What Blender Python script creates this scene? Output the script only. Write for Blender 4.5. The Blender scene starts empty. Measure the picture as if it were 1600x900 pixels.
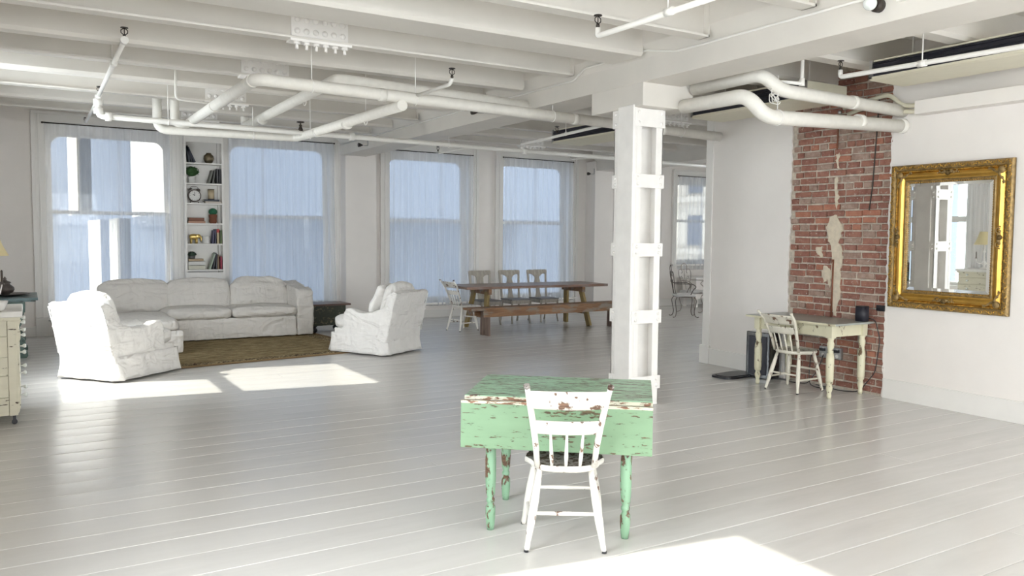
import bpy, bmesh, math, random
from mathutils import Vector, Matrix, noise
R_ = math.radians
rnd = random.Random(7)
scene = bpy.context.scene
COL = scene.collection

# ------------------------------------------------------------------ camera
F_PX = 1253.46; YAW, PIT, ROL = 0.54300688, 0.06502602, 0.00873907; EYE = 1.65
def camera():
    cd = bpy.data.cameras.new('camera'); co = bpy.data.objects.new('camera', cd); COL.objects.link(co)
    cd.sensor_width = 36; cd.lens = F_PX * 36 / 1600; cd.clip_end = 300
    cy, sy = math.cos(YAW), math.sin(YAW)
    F = Vector((sy, cy, 0)); Rt = Vector((cy, -sy, 0)); U = Vector((0, 0, 1))
    F2 = F * math.cos(PIT) - U * math.sin(PIT); U2 = U * math.cos(PIT) + F * math.sin(PIT)
    R3 = Rt * math.cos(ROL) + U2 * math.sin(ROL); U3 = U2 * math.cos(ROL) - Rt * math.sin(ROL)
    m = Matrix((R3, U3, -F2)).transposed().to_4x4(); m.translation = Vector((0, 0, EYE))
    co.matrix_world = m; scene.camera = co
camera()
# ------------------------------------------------------------------ light and exposure
scene.view_settings.view_transform = 'Standard'; scene.view_settings.look = 'None'
scene.view_settings.gamma = 1; scene.view_settings.use_curve_mapping = False
scene.view_settings.exposure = 1.17
scene.cycles.use_denoising = True
scene.cycles.max_bounces = 12; scene.cycles.diffuse_bounces = 6; scene.cycles.transparent_max_bounces = 24
scene.cycles.glossy_bounces = 4; scene.cycles.transmission_bounces = 6
scene.cycles.sample_clamp_indirect = 6; scene.cycles.caustics_reflective = False; scene.cycles.caustics_refractive = False
SKY = 4.3
w = bpy.data.worlds.new('sky'); scene.world = w; w.use_nodes = True
bg = w.node_tree.nodes['Background']; bg.inputs[0].default_value = (0.90, 0.95, 1.0, 1); bg.inputs[1].default_value = SKY
sd = bpy.data.lights.new('sun', 'SUN'); so = bpy.data.objects.new('sun', sd); COL.objects.link(so)
sd.energy = 3.7; sd.angle = R_(0.6); sd.color = (1.0, 0.93, 0.82)
so.location = (-10, 2, 12)
so.rotation_euler = Vector((1, -0.15, -0.775)).to_track_quat('-Z', 'Y').to_euler()
def portal(name, loc, direction, sx, sy):
    l = bpy.data.lights.new(name, 'AREA'); l.shape = 'RECTANGLE'; l.size = sx; l.size_y = sy
    l.cycles.is_portal = True
    o = bpy.data.objects.new(name, l); COL.objects.link(o); o.location = loc
    o.rotation_euler = Vector(direction).to_track_quat('-Z', 'Z').to_euler()

def daylight_fill(name, loc, direction, sx, sy, power, col=(1.0, .955, .94)):
    """daylight stand-in: unseen area lamp added to brighten the room"""
    l = bpy.data.lights.new(name, 'AREA'); l.shape = 'RECTANGLE'; l.size = sx; l.size_y = sy; l.energy = power; l.color = col
    o = bpy.data.objects.new(name, l); COL.objects.link(o); o.location = loc
    o.rotation_euler = Vector(direction).to_track_quat('-Z', 'Z').to_euler()
for wx, wp in ((1.35, 1.0), (4.35, 1.0), (6.8, 1.9), (9.55, .8), (12.55, .8)):
    daylight_fill('rear_fill_lamp', (wx, -8.0, 3.4), (0, 1, -.28), 2.6, 3.0, 130 * wp)  # unseen lamps added behind the rear wall as fill light
daylight_fill('east_fill_lamp', (17.6, 9.75, 2.6), (-1, 0, -.2), 2.2, 2.6, 110)  # added fill lamp, lifts the dim far-right region
for wy, wp in ((9.72, .42), (2.86, .7), (-1.5, 1.9)):
    daylight_fill('left_fill_lamp', (-3.4, wy - .4, 3.1), (1, .08, -.33), 2.4, 2.6, 130 * wp)  # added fill lamps, brighten the column, right wall and middle of the room

# ------------------------------------------------------------------ helpers
def link(o, parent=None):
    COL.objects.link(o)
    if parent: o.parent = parent
    return o
def tag(o, label, cat, group=None, kind=None):
    if label: o['label'] = label
    if cat: o['category'] = cat
    if group: o['group'] = group
    if kind: o['kind'] = kind
    return o
def thing(name, label, cat, loc=(0, 0, 0), rz=0, group=None):
    o = bpy.data.objects.new(name, None); o.empty_display_size = .1; link(o)
    o.location = loc; o.rotation_euler = (0, 0, rz)
    return tag(o, label, cat, group)
def struct(name, loc=(0, 0, 0)):
    o = bpy.data.objects.new(name, None); link(o); o.location = loc; o['kind'] = 'structure'; return o

class MB:
    """collects geometry for ONE mesh object"""
    def __init__(s): s.v = []; s.f = []; s.sm = []
    def add(s, vs, fs, smooth=False, m=None):
        n = len(s.v)
        s.v += [tuple(m @ Vector(p)) if m else tuple(p) for p in vs]
        s.f += [tuple(i + n for i in f) for f in fs]; s.sm += [smooth] * len(fs); return s
    def box(s, a, b, m=None):
        x0, y0, z0 = a; x1, y1, z1 = b
        x0, x1 = sorted((x0, x1)); y0, y1 = sorted((y0, y1)); z0, z1 = sorted((z0, z1))
        return s.add([(x0, y0, z0), (x1, y0, z0), (x1, y1, z0), (x0, y1, z0), (x0, y0, z1), (x1, y0, z1), (x1, y1, z1), (x0, y1, z1)],
                     [(0, 3, 2, 1), (4, 5, 6, 7), (0, 1, 5, 4), (1, 2, 6, 5), (2, 3, 7, 6), (3, 0, 4, 7)], False, m)
    def cbox(s, c, d, m=None):
        return s.box([c[i] - d[i] / 2 for i in range(3)], [c[i] + d[i] / 2 for i in range(3)], m)
    def bar(s, p, q, wd, th, side=(0, 0, 1)):
        """rectangular bar from p to q, wd along `side`-ish, th across"""
        p, q = Vector(p), Vector(q); d = (q - p); L = d.length; d.normalize()
        a = Vector(side); a = (a - d * a.dot(d)).normalized(); b = d.cross(a)
        m = Matrix((d, a, b)).transposed().to_4x4(); m.translation = p
        return s.box((0, -wd / 2, -th / 2), (L, wd / 2, th / 2), m)
    def tube(s, pts, r, n=10, caps=True, closed=False):
        pts = [Vector(p) for p in pts]; rs = r if isinstance(r, (list, tuple)) else [r] * len(pts)
        k = len(pts); base = []; up = None; vs = []
        for i, p in enumerate(pts):
            if closed: t = (pts[(i + 1) % k] - pts[i - 1])
            else: t = (pts[min(i + 1, k - 1)] - pts[max(i - 1, 0)])
            t = t.normalized() if t.length > 1e-9 else Vector((0, 0, 1))
            if up is None: up = Vector((0, 0, 1)) if abs(t.z) < .9 else Vector((1, 0, 0))
            a = (up - t * up.dot(t)); a = a.normalized() if a.length > 1e-6 else t.orthogonal().normalized()
            up = a; b = t.cross(a)
            for j in range(n):
                th = 2 * math.pi * j / n; vs.append(p + (a * math.cos(th) + b * math.sin(th)) * rs[i])
        fs = []
        for i in range(k if closed else k - 1):
            i2 = (i + 1) % k
            for j in range(n): fs.append((i * n + j, i * n + (j + 1) % n, i2 * n + (j + 1) % n, i2 * n + j))
        s.add(vs, fs, True)
        if caps and not closed:
            m = len(s.v) - k * n
            s.f += [tuple(m + j for j in range(n))[::-1], tuple(m + (k - 1) * n + j for j in range(n))]; s.sm += [False, False]
        return s
    def lathe(s, prof, n=16, m=None, caps=True):
        vs = []; fs = []
        for r, z in prof:
            for j in range(n):
                th = 2 * math.pi * j / n; vs.append((r * math.cos(th), r * math.sin(th), z))
        for i in range(len(prof) - 1):
            for j in range(n): fs.append((i * n + j, i * n + (j + 1) % n, (i + 1) * n + (j + 1) % n, (i + 1) * n + j))
        s.add(vs, fs, True, m)
        if caps:
            b = len(s.v) - len(prof) * n
            s.f += [tuple(b + j for j in range(n))[::-1], tuple(b + (len(prof) - 1) * n + j for j in range(n))]; s.sm += [False, False]
        return s
    def prism(s, poly, z0, z1, m=None, smooth=False):
        n = len(poly)
        vs = [(x, y, z0) for x, y in poly] + [(x, y, z1) for x, y in poly]
        fs = [tuple(range(n))[::-1], tuple(range(n, 2 * n))]
        s.add(vs, fs, False, m)
        b = len(s.v) - 2 * n
        for i in range(n): s.f.append((b + i, b + (i + 1) % n, b + n + (i + 1) % n, b + n + i)); s.sm.append(smooth)
        return s
    def ball(s, c, r, n=10, sc=(1, 1, 1)):
        prof = [(max(1e-4, math.sin(math.pi * i / n)) * r, -math.cos(math.pi * i / n) * r) for i in range(n + 1)]
        return s.lathe(prof, n + 4, Matrix.Translation(c) @ Matrix.Diagonal((*sc, 1)), False)
    def grid(s, fn, nu, nv, smooth=True):
        vs = [fn(i / nu, j / nv) for j in range(nv + 1) for i in range(nu + 1)]
        fs = [(j * (nu + 1) + i, j * (nu + 1) + i + 1, (j + 1) * (nu + 1) + i + 1, (j + 1) * (nu + 1) + i) for j in range(nv) for i in range(nu)]
        return s.add(vs, fs, smooth)
    def mesh(s, name, mat=None):
        me = bpy.data.meshes.new(name); me.from_pydata(s.v, [], s.f)
        me.polygons.foreach_set('use_smooth', s.sm)
        if mat: me.materials.append(mat)
        me.update(); return me
    def build(s, name, mat, parent=None, label=None, bevel=0, loc=None, rot=None, fix=True):
        me = s.mesh(name, mat)
        if fix:
            bm = bmesh.new(); bm.from_mesh(me); bmesh.ops.recalc_face_normals(bm, faces=bm.faces)
            if bevel: bmesh.ops.bevel(bm, geom=[e for e in bm.edges if len(e.link_faces) == 2 and e.calc_face_angle(0) > .6], offset=bevel, segments=2, profile=.6, affect='EDGES', clamp_overlap=True)
            bm.to_mesh(me); bm.free()
        o = link(bpy.data.objects.new(name, me), parent)
        if label: o['label'] = label
        if loc: o.location = loc
        if rot: o.rotation_euler = rot
        return o
def inst(name, me, parent=None, loc=(0, 0, 0), rot=(0, 0, 0), sc=None):
    o = link(bpy.data.objects.new(name, me), parent); o.location = loc; o.rotation_euler = rot
    if sc: o.scale = sc
    return o
def kids(o): return [c for c in bpy.data.objects if c.parent == o]
def dup(root, label, loc, rz=None, group=None):
    def cp(o, par):
        c = o.copy(); COL.objects.link(c); c.parent = par
        for k in kids(o): cp(k, c)
        return c
    r = cp(root, None); r.location = loc; r['label'] = label
    if rz is not None: r.rotation_euler = (0, 0, rz)
    if group: r['group'] = group
    return r
def softbox(c, d, r=.06, n=14, puff=.0, amp=.006, fr=5, seed=0, fn=None):
    """cushion-like rounded box with bulge and cloth unevenness; returns (verts, faces)"""
    bm = bmesh.new(); bmesh.ops.create_cube(bm, size=2)
    bmesh.ops.subdivide_edges(bm, edges=bm.edges[:], cuts=n, use_grid_fill=True)
    hx, hy, hz = d[0] / 2, d[1] / 2, d[2] / 2; out = []
    for v in bm.verts:
        p = Vector((v.co.x * hx, v.co.y * hy, v.co.z * hz))
        q = Vector([max(-h + r, min(h - r, t)) if h > r else 0 for t, h in zip(p, (hx, hy, hz))])
        dd = p - q
        if dd.length > 1e-6: p = q + dd.normalized() * min(r, dd.length * 1.0 if False else r)
        u, vv, ww = v.co.x, v.co.y, v.co.z
        bl = lambda a, b: (1 - a * a) * (1 - b * b)
        nrm = Vector((u if abs(u) > .98 else 0, vv if abs(vv) > .98 else 0, ww if abs(ww) > .98 else 0))
        k = bl(*( (vv, ww) if abs(u) > .98 else (u, ww) if abs(vv) > .98 else (u, vv)))
        p += nrm * k * puff
        if amp:
            s = Vector((seed * 7.3, seed * 3.1, seed))
            ph = p * fr + s
            p += noise.noise_vector(Vector((ph.x, ph.y, ph.z))) * amp + noise.noise_vector(Vector((ph.x * .6, ph.y * 3.5, ph.z * 2.5))) * amp * .5
        p += Vector(c)
        if fn: p = Vector(fn(p))
        out.append(tuple(p))
    bm.verts.index_update()
    fs = [tuple(v.index for v in f.verts) for f in bm.faces]; bm.free()
    return out, fs

# ------------------------------------------------------------------ materials
class NT:
    def __init__(s, name):
        s.m = bpy.data.materials.new(name); s.m.use_nodes = True; s.t = s.m.node_tree; s.t.nodes.clear()
        s.out = s.n('ShaderNodeOutputMaterial')
    def n(s, t, **k):
        o = s.t.nodes.new(t)
        for a, b in k.items():
            if a.startswith('i_'): o.inputs[a[2:].replace('_', ' ')].default_value = b
            else: setattr(o, a, b)
        return o
    def l(s, a, b): s.t.links.new(a, b)
    def co(s, scale=(1, 1, 1), kind='Object', rot=(0, 0, 0)):
        tc = s.n('ShaderNodeTexCoord'); mp = s.n('ShaderNodeMapping')
        mp.inputs['Scale'].default_value = scale; mp.inputs['Rotation'].default_value = rot
        s.l(tc.outputs[kind], mp.inputs[0]); return mp.outputs[0]
    def noise(s, vec, sc=5, det=4, rough=.55, dist=0):
        o = s.n('ShaderNodeTexNoise'); o.inputs['Scale'].default_value = sc; o.inputs['Detail'].default_value = det
        o.inputs['Roughness'].default_value = rough; o.inputs['Distortion'].default_value = dist
        s.l(vec, o.inputs['Vector']); return o.outputs['Fac']
    def ramp(s, f, stops, interp='LINEAR'):
        o = s.n('ShaderNodeValToRGB'); o.color_ramp.interpolation = interp
        e = o.color_ramp.elements
        while len(e) < len(stops): e.new(.5)
        for x, (p, c) in zip(e, stops):
            x.position = p; x.color = (*c, 1) if not isinstance(c, (int, float)) else (c, c, c, 1)
        s.l(f, o.inputs[0]); return o.outputs[0]
    def mix(s, f, a, b, mode='MIX'):
        o = s.n('ShaderNodeMix', data_type='RGBA', blend_type=mode)
        for v, i in ((f, 0), (a, 6), (b, 7)):
            if isinstance(v, (int, float)): o.inputs[i].default_value = v if i == 0 else (v, v, v, 1)
            elif isinstance(v, tuple): o.inputs[i].default_value = (*v, 1)
            else: s.l(v, o.inputs[i])
        return o.outputs[2]
    def math(s, op, a, b=0):
        o = s.n('ShaderNodeMath', operation=op)
        for v, i in ((a, 0), (b, 1)):
            if isinstance(v, (int, float)): o.inputs[i].default_value = v
            else: s.l(v, o.inputs[i])
        return o.outputs[0]
    def pbr(s, col, rough=.5, metal=0, bump=None, bs=.3, bd=.01, spec=.5, coat=0):
        b = s.n('ShaderNodeBsdfPrincipled')
        for v, k in ((col, 'Base Color'), (rough, 'Roughness'), (metal, 'Metallic')):
            if isinstance(v, tuple): b.inputs[k].default_value = (*v, 1)
            elif isinstance(v, (int, float)): b.inputs[k].default_value = v
            else: s.l(v, b.inputs[k])
        b.inputs['Specular IOR Level'].default_value = spec
        b.inputs['Coat Weight'].default_value = coat
        if bump is not None:
            bn = s.n('ShaderNodeBump'); bn.inputs['Strength'].default_value = bs; bn.inputs['Distance'].default_value = bd
            s.l(bump, bn.inputs['Height']); s.l(bn.outputs[0], b.inputs['Normal'])
        s.l(b.outputs[0], s.out.inputs[0]); return s.m
def plain(name, col, rough=.5, metal=0, nz=0, nsc=8, bs=.15, **k):
    t = NT(name); v = t.co()
    f = t.noise(v, nsc, 5)
    c = t.mix(t.ramp(f, [(.3, 0), (.7, 1)]), tuple(x * (1 - nz) for x in col), tuple(min(1, x * (1 + nz * .5)) for x in col)) if nz else col
    return t.pbr(c, rough, metal, f, bs, .004, **k)
def peel(name, paint, under, sc=(1, 1, 1), amount=.36, rough=.5, dark=None, big=3.0):
    """old paint flaked away down to the wood"""
    t = NT(name); v = t.co(sc)
    a = t.noise(v, big * 4, 8, .62, .3); b = t.noise(v, big, 3)
    s_ = t.math('ADD', t.math('MULTIPLY', a, .75), t.math('MULTIPLY', b, .35))
    mk = t.ramp(s_, [(amount, 0), (amount + .015, 1)])
    grain = t.noise(t.co((4, 40, 40)), 3, 3)
    un = t.mix(t.ramp(grain, [(.35, 0), (.65, 1)]), under, dark or tuple(x * .45 for x in under))
    tint = t.mix(t.ramp(b, [(.3, 0), (.75, 1)]), tuple(x * .9 for x in paint), paint)
    rim = t.ramp(s_, [(amount, .75), (amount + .04, 1)])
    return t.pbr(t.mix(mk, un, t.mix(1, tint, rim, 'MULTIPLY')), rough, 0, mk, .5, .002)

M = {}
M['wall'] = plain('wall_paint', (.83, .79, .755), .65, nz=.04, nsc=1.6, bs=.05)
M['trim'] = plain('trim_paint', (.80, .78, .75), .4, nz=.03, nsc=3, bs=.05)
M['ceil'] = plain('ceiling_paint', (.715, .68, .63), .55, nz=.05, nsc=2.2, bs=.12)
M['iron_white'] = plain('painted_steel', (.90, .875, .845), .42, nz=.05, nsc=7, bs=.25)
M['pipe'] = plain('pipe_paint', (.83, .81, .77), .38, nz=.03, nsc=9, bs=.1)
M['lag'] = plain('pipe_lagging', (.80, .775, .72), .6, nz=.06, nsc=14, bs=.3)
M['black'] = plain('black_plastic', (.014, .014, .018), .35)
M['dark_metal'] = plain('dark_brass', (.05, .04, .035), .4, .6)
M['chrome'] = plain('grey_steel', (.45, .45, .45), .35, .8)
M['cream'] = plain('cream_plastic', (.74, .70, .56), .45, nz=.03)
M['grille'] = plain('grille_black', (.02, .02, .03), .45)
M['glassknob'] = plain('glass_knob', (.75, .78, .76), .1, coat=.6)
M['brass'] = plain('polished_brass', (.72, .5, .16), .25, .9)
M['gap'] = plain('dark_gap', (.05, .045, .04), .9)
def m_floor():
    t = NT('floor_paint')
    oi = t.n('ShaderNodeObjectInfo')
    v = t.co((1, 6, 6)); f = t.noise(v, 1.4, 5, .6); g = t.noise(t.co((.6, 2, 1)), 1.2, 2)
    base = t.mix(oi.outputs['Random'], (.575, .56, .54), (.625, .61, .59))
    c = t.mix(t.ramp(f, [(.35, 0), (.7, 1)]), base, (.63, .615, .595))
    r = t.ramp(g, [(.3, .20), (.7, .27)])
    h = t.math('ADD', t.math('MULTIPLY', f, .6), t.math('MULTIPLY', t.noise(t.co((1, 3, 1)), 4, 2), .8))
    return t.pbr(c, r, 0, h, .12, .004, spec=.5)
M['floor'] = m_floor()
def m_brick(i, c1, c2, whit):
    t = NT('brick_clay_%d' % i); v = t.co(); oi = t.n('ShaderNodeObjectInfo')
    wv = t.n('ShaderNodeVectorMath', operation='ADD')
    cx = t.n('ShaderNodeCombineXYZ'); t.l(t.math('MULTIPLY', oi.outputs['Random'], 40), cx.inputs[0]); t.l(v, wv.inputs[0]); t.l(cx.outputs[0], wv.inputs[1])
    a = t.noise(wv.outputs[0], 14, 6, .65); b = t.noise(wv.outputs[0], 40, 4)
    c = t.mix(t.ramp(a, [(.3, 0), (.7, 1)]), c1, c2)
    c = t.mix(t.ramp(b, [(.62, 0), (.70, whit)]), c, (.55, .49, .43))
    return t.pbr(c, .85, 0, a, .6, .006, spec=.2)
M['brick'] = [m_brick(0, (.24, .105, .078), (.38, .19, .14), .8), m_brick(1, (.20, .085, .065), (.34, .17, .13), .9),
              m_brick(2, (.34, .13, .085), (.45, .22, .15), .6), m_brick(3, (.24, .15, .12), (.45, .33, .27), 1)]
M['mortar'] = plain('lime_mortar', (.58, .52, .44), .9, nz=.35, nsc=18, bs=.8, spec=.1)
M['plaster'] = plain('old_plaster', (.66, .58, .46), .85, nz=.15, nsc=20, bs=.8, spec=.1)
def m_cloth(name, col, sc=1, strength=.55, nz=.05):
    t = NT(name); v = t.co((1, 1, 1))
    a = t.noise(t.co((1.0, 1.0, 2.6)), 2.6 * sc, 2.2, .45, 1.2); b = t.noise(v, 110, 2); c_ = t.noise(t.co((2.2, 2.0, .8)), 3.5 * sc, 1.5, .5, 1.5)
    rg = t.ramp(a, [(.42, 0), (.5, 1), (.58, 0)], 'EASE')
    h = t.math('ADD', t.math('ADD', t.math('MULTIPLY', a, 1.5), t.math('MULTIPLY', rg, .10)), t.math('ADD', t.math('MULTIPLY', b, .02), t.math('MULTIPLY', c_, .7)))
    b_ = t.mix(t.ramp(c_, [(.3, 0), (.7, 1)]), tuple(x * (1 - nz) for x in col), col)
    return t.pbr(b_, .9, 0, h, strength, .05, spec=.15)
M['slip'] = m_cloth('white_cotton', (.80, .785, .765), .9, .75)
M['slip2'] = m_cloth('linen_slipcover', (.70, .67, .635), .8, .7)
def m_wood(name, c1, c2, sc=(1, 12, 12), rough=.5, bs=.3, wear=None):
    t = NT(name); v = t.co(sc); a = t.noise(v, 2.5, 6, .6, .6); b = t.noise(t.co((1, 3, 3)), 3, 4)
    c = t.mix(t.ramp(a, [(.32, 0), (.68, 1)]), c1, c2)
    if wear: c = t.mix(t.ramp(b, [(.5, 0), (.62, 1)]), c, wear)
    return t.pbr(c, rough, 0, a, bs, .003)
M['oldtop'] = m_wood('weathered_table_top', (.14, .075, .05), (.30, .19, .14), rough=.35, wear=(.24, .19, .17))
M['oldwood'] = m_wood('worn_brown_plank', (.17, .08, .035), (.33, .18, .09), wear=(.25, .21, .17))
M['ochre'] = m_wood('ochre_trestle', (.20, .135, .045), (.33, .24, .09), (12, 12, 1))
M['darkend'] = m_wood('bench_end_wood', (.13, .09, .075), (.26, .18, .14), (12, 12, 1))
M['greychair'] = m_wood('grey_painted_wood', (.28, .25, .21), (.46, .42, .36), (12, 12, 1.5), .45)
M['greyseat'] = m_wood('grey_seat', (.16, .15, .15), (.28, .27, .27))
M['green'] = peel('flaking_green_paint', (.21, .335, .205), (.15, .11, .06), (1.2, 5, 5), .455, .42)
M['greentop'] = peel('flaking_green_top', (.30, .49, .33), (.16, .10, .07), (1.0, 6, 1), .495, .35, big=3.6)
M['greenleg'] = peel('flaking_green_leg', (.26, .44, .29), (.18, .10, .06), (2, 2, 1), .485, .42)
M['rawedge'] = peel('worn_table_edge', (.62, .60, .48), (.30, .15, .09), (1.5, 6, 6), .54, .6)
M['whitechair'] = peel('chipped_white_paint', (.78, .75, .70), (.26, .15, .10), (2, 2, 1), .435, .5)
M['seatdark'] = peel('bare_seat_wood', (.33, .30, .28), (.10, .05, .03), (3, 3, 3), .52, .5)
M['creamwood'] = peel('chipped_cream_paint', (.72, .68, .50), (.25, .17, .10), (1.5, 1.5, 1), .43, .45)
M['creamchair'] = peel('cream_chair_paint', (.74, .70, .60), (.24, .14, .09), (2, 2, 1), .435, .5)
M['desktop'] = plain('grey_green_top', (.34, .36, .33), .3, nz=.15, nsc=6)
M['dresser'] = peel('cream_dresser_paint', (.66, .62, .49), (.12, .08, .05), (1, 1, 3), .42, .5)
M['marble'] = plain('worn_white_top', (.74, .72, .68), .4, nz=.12, nsc=5)
M['teal'] = peel('blue_green_paint', (.10, .16, .17), (.05, .06, .05), (1, 3, 3), .45, .35)
M['tealgreen'] = peel('blue_green_base', (.12, .19, .17), (.05, .06, .05), (1, 1, 1), .42, .45)
M['pewter'] = plain('dark_pewter', (.13, .11, .10), .45, .5, nz=.2)
M['chest'] = peel('chest_dark_green', (.028, .036, .022), (.30, .26, .16), (2, 2, 3), .455, .4, dark=(.12, .10, .06))
M['chesttop'] = m_wood('chest_lid', (.09, .05, .04), (.17, .10, .08), rough=.35)
M['wire'] = plain('wrought_iron', (.12, .10, .09), .5, .3)
M['wire2'] = plain('faded_iron', (.30, .27, .24), .5, .2)
M['pad'] = plain('white_pad', (.66, .65, .64), .8, nz=.05)
def m_rug():
    t = NT('woven_rug'); v = t.co((1, 1, 1))
    tc = t.n('ShaderNodeTexCoord'); sp = t.n('ShaderNodeSeparateXYZ'); t.l(tc.outputs['Object'], sp.inputs[0])
    a = t.noise(t.co((3, 7, 1)), 1.6, 6, .75); b = t.noise(t.co((9, 9, 1)), 4.5, 2, .5, 1.2)
    fld = t.mix(t.ramp(a, [(.36, 0), (.64, 1)]), (.15, .105, .05), (.36, .29, .16))
    fld = t.mix(t.ramp(b, [(.60, 0), (.66, .7)]), fld, (.24, .11, .05))
    ed = t.math('SUBTRACT', 1.35, t.math('ABSOLUTE', sp.outputs[1])); ex = t.math('SUBTRACT', 1.72, t.math('ABSOLUTE', sp.outputs[0]))
    e = t.math('MINIMUM', ed, ex)
    vo = t.n('ShaderNodeTexNoise'); t.l(t.co((9, 14, 1)), vo.inputs[0]); vo.inputs['Scale'].default_value = 1.3; vo.inputs['Distortion'].default_value = 2.5
    mot = t.mix(t.ramp(vo.outputs['Fac'], [(.47, 0), (.50, 1)]), (.42, .33, .19), (.05, .03, .02))
    inb = t.ramp(e, [(.10, 0), (.105, 1), (.26, 1), (.265, 0)], 'CONSTANT')
    c = t.mix(inb, fld, mot)
    out = t.ramp(e, [(.0, 1), (.07, 0)], 'CONSTANT'); c = t.mix(out, c, (.23, .15, .08))
    return t.pbr(c, .95, 0, t.noise(v, 160, 2), .4, .004, spec=.1)
M['rug'] = m_rug()
def m_gold():
    t = NT('antique_gilding'); v = t.co()
    a = t.noise(v, 26, 6, .65, .8); g = t.n('ShaderNodeNewGeometry')
    k = t.ramp(g.outputs['Pointiness'], [(.44, 0), (.56, 1)])
    c = t.mix(t.ramp(a, [(.38, 0), (.6, 1)]), (.24, .13, .03), (.72, .43, .09))
    return t.pbr(c, t.ramp(a, [(.3, .5), (.7, .28)]), .85, a, .5, .004)
M['gold'] = m_gold()
M['goldsmooth'] = plain('bright_gilding', (.62, .36, .08), .27, .9, nz=.2, nsc=9)
M['golddark'] = plain('dark_gilding', (.33, .22, .09), .5, .6, nz=.5, nsc=30, bs=1)
M['mirror'] = plain('silvered_mirror', (.93, .95, .94), .012, 1.0, bs=0)
def m_sheer():
    t = NT('sheer_voile'); v = t.co((60, 60, 1))
    tr = t.n('ShaderNodeBsdfTransparent'); tl = t.n('ShaderNodeBsdfTranslucent'); df = t.n('ShaderNodeBsdfDiffuse')
    tl.inputs[0].default_value = (.90, .92, .95, 1); df.inputs[0].default_value = (.88, .89, .9, 1)
    m1 = t.n('ShaderNodeMixShader'); m1.inputs[0].default_value = .45; t.l(tl.outputs[0], m1.inputs[1]); t.l(df.outputs[0], m1.inputs[2])
    lw = t.n('ShaderNodeLayerWeight'); lw.inputs['Blend'].default_value = .35
    f = t.ramp(lw.outputs['Facing'], [(0, .40), (.5, .58), (1, .92)])
    m2 = t.n('ShaderNodeMixShader'); t.l(f, m2.inputs[0]); t.l(tr.outputs[0], m2.inputs[1]); t.l(m1.outputs[0], m2.inputs[2])
    t.l(m2.outputs[0], t.out.inputs[0]); return t.m
M['sheer'] = m_sheer()
def m_glass(name='window_glass', f0=.06):
    t = NT(name); tr = t.n('ShaderNodeBsdfTransparent'); gl = t.n('ShaderNodeBsdfGlossy'); gl.inputs['Roughness'].default_value = .02
    tr.inputs[0].default_value = (.95, .97, .97, 1)
    lw = t.n('ShaderNodeLayerWeight'); lw.inputs['Blend'].default_value = .2
    f = t.math('ADD', t.math('MULTIPLY', lw.outputs['Fresnel'], .25), f0 * .2)
    m = t.n('ShaderNodeMixShader'); t.l(f, m.inputs[0]); t.l(tr.outputs[0], m.inputs[1]); t.l(gl.outputs[0], m.inputs[2]); t.l(m.outputs[0], t.out.inputs[0]); return t.m
M['glass'] = m_glass()
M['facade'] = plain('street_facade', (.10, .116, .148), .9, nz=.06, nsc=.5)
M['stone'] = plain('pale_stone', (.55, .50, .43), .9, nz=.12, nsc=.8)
M['stonewin'] = plain('dark_panes', (.12, .13, .16), .3)
M['asphalt'] = plain('street', (.2, .2, .2), .9)
def m_leaf(c): 
    return plain('foliage', c, .7, nz=.4, nsc=60)
M['leaf'] = m_leaf((.035, .10, .025)); M['leaf2'] = m_leaf((.05, .09, .06)); M['cactus'] = m_leaf((.02, .14, .07))
M['pot'] = plain('white_pot', (.75, .74, .72), .5); M['terra'] = plain('terracotta', (.20, .07, .035), .7, nz=.2)
M['greypot'] = plain('grey_pot', (.12, .12, .12), .6)
M['shade'] = plain('lamp_shade_cloth', (.72, .62, .36), .8)
M['elephant'] = plain('gilt_figure', (.75, .55, .2), .3, .8)
M['page'] = plain('book_pages', (.75, .70, .6), .8)
def cover(c): 
    k = 'cov%s' % (c,)
    if k not in M: M[k] = plain('book_cover', c, .5)
    return M[k]

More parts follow.
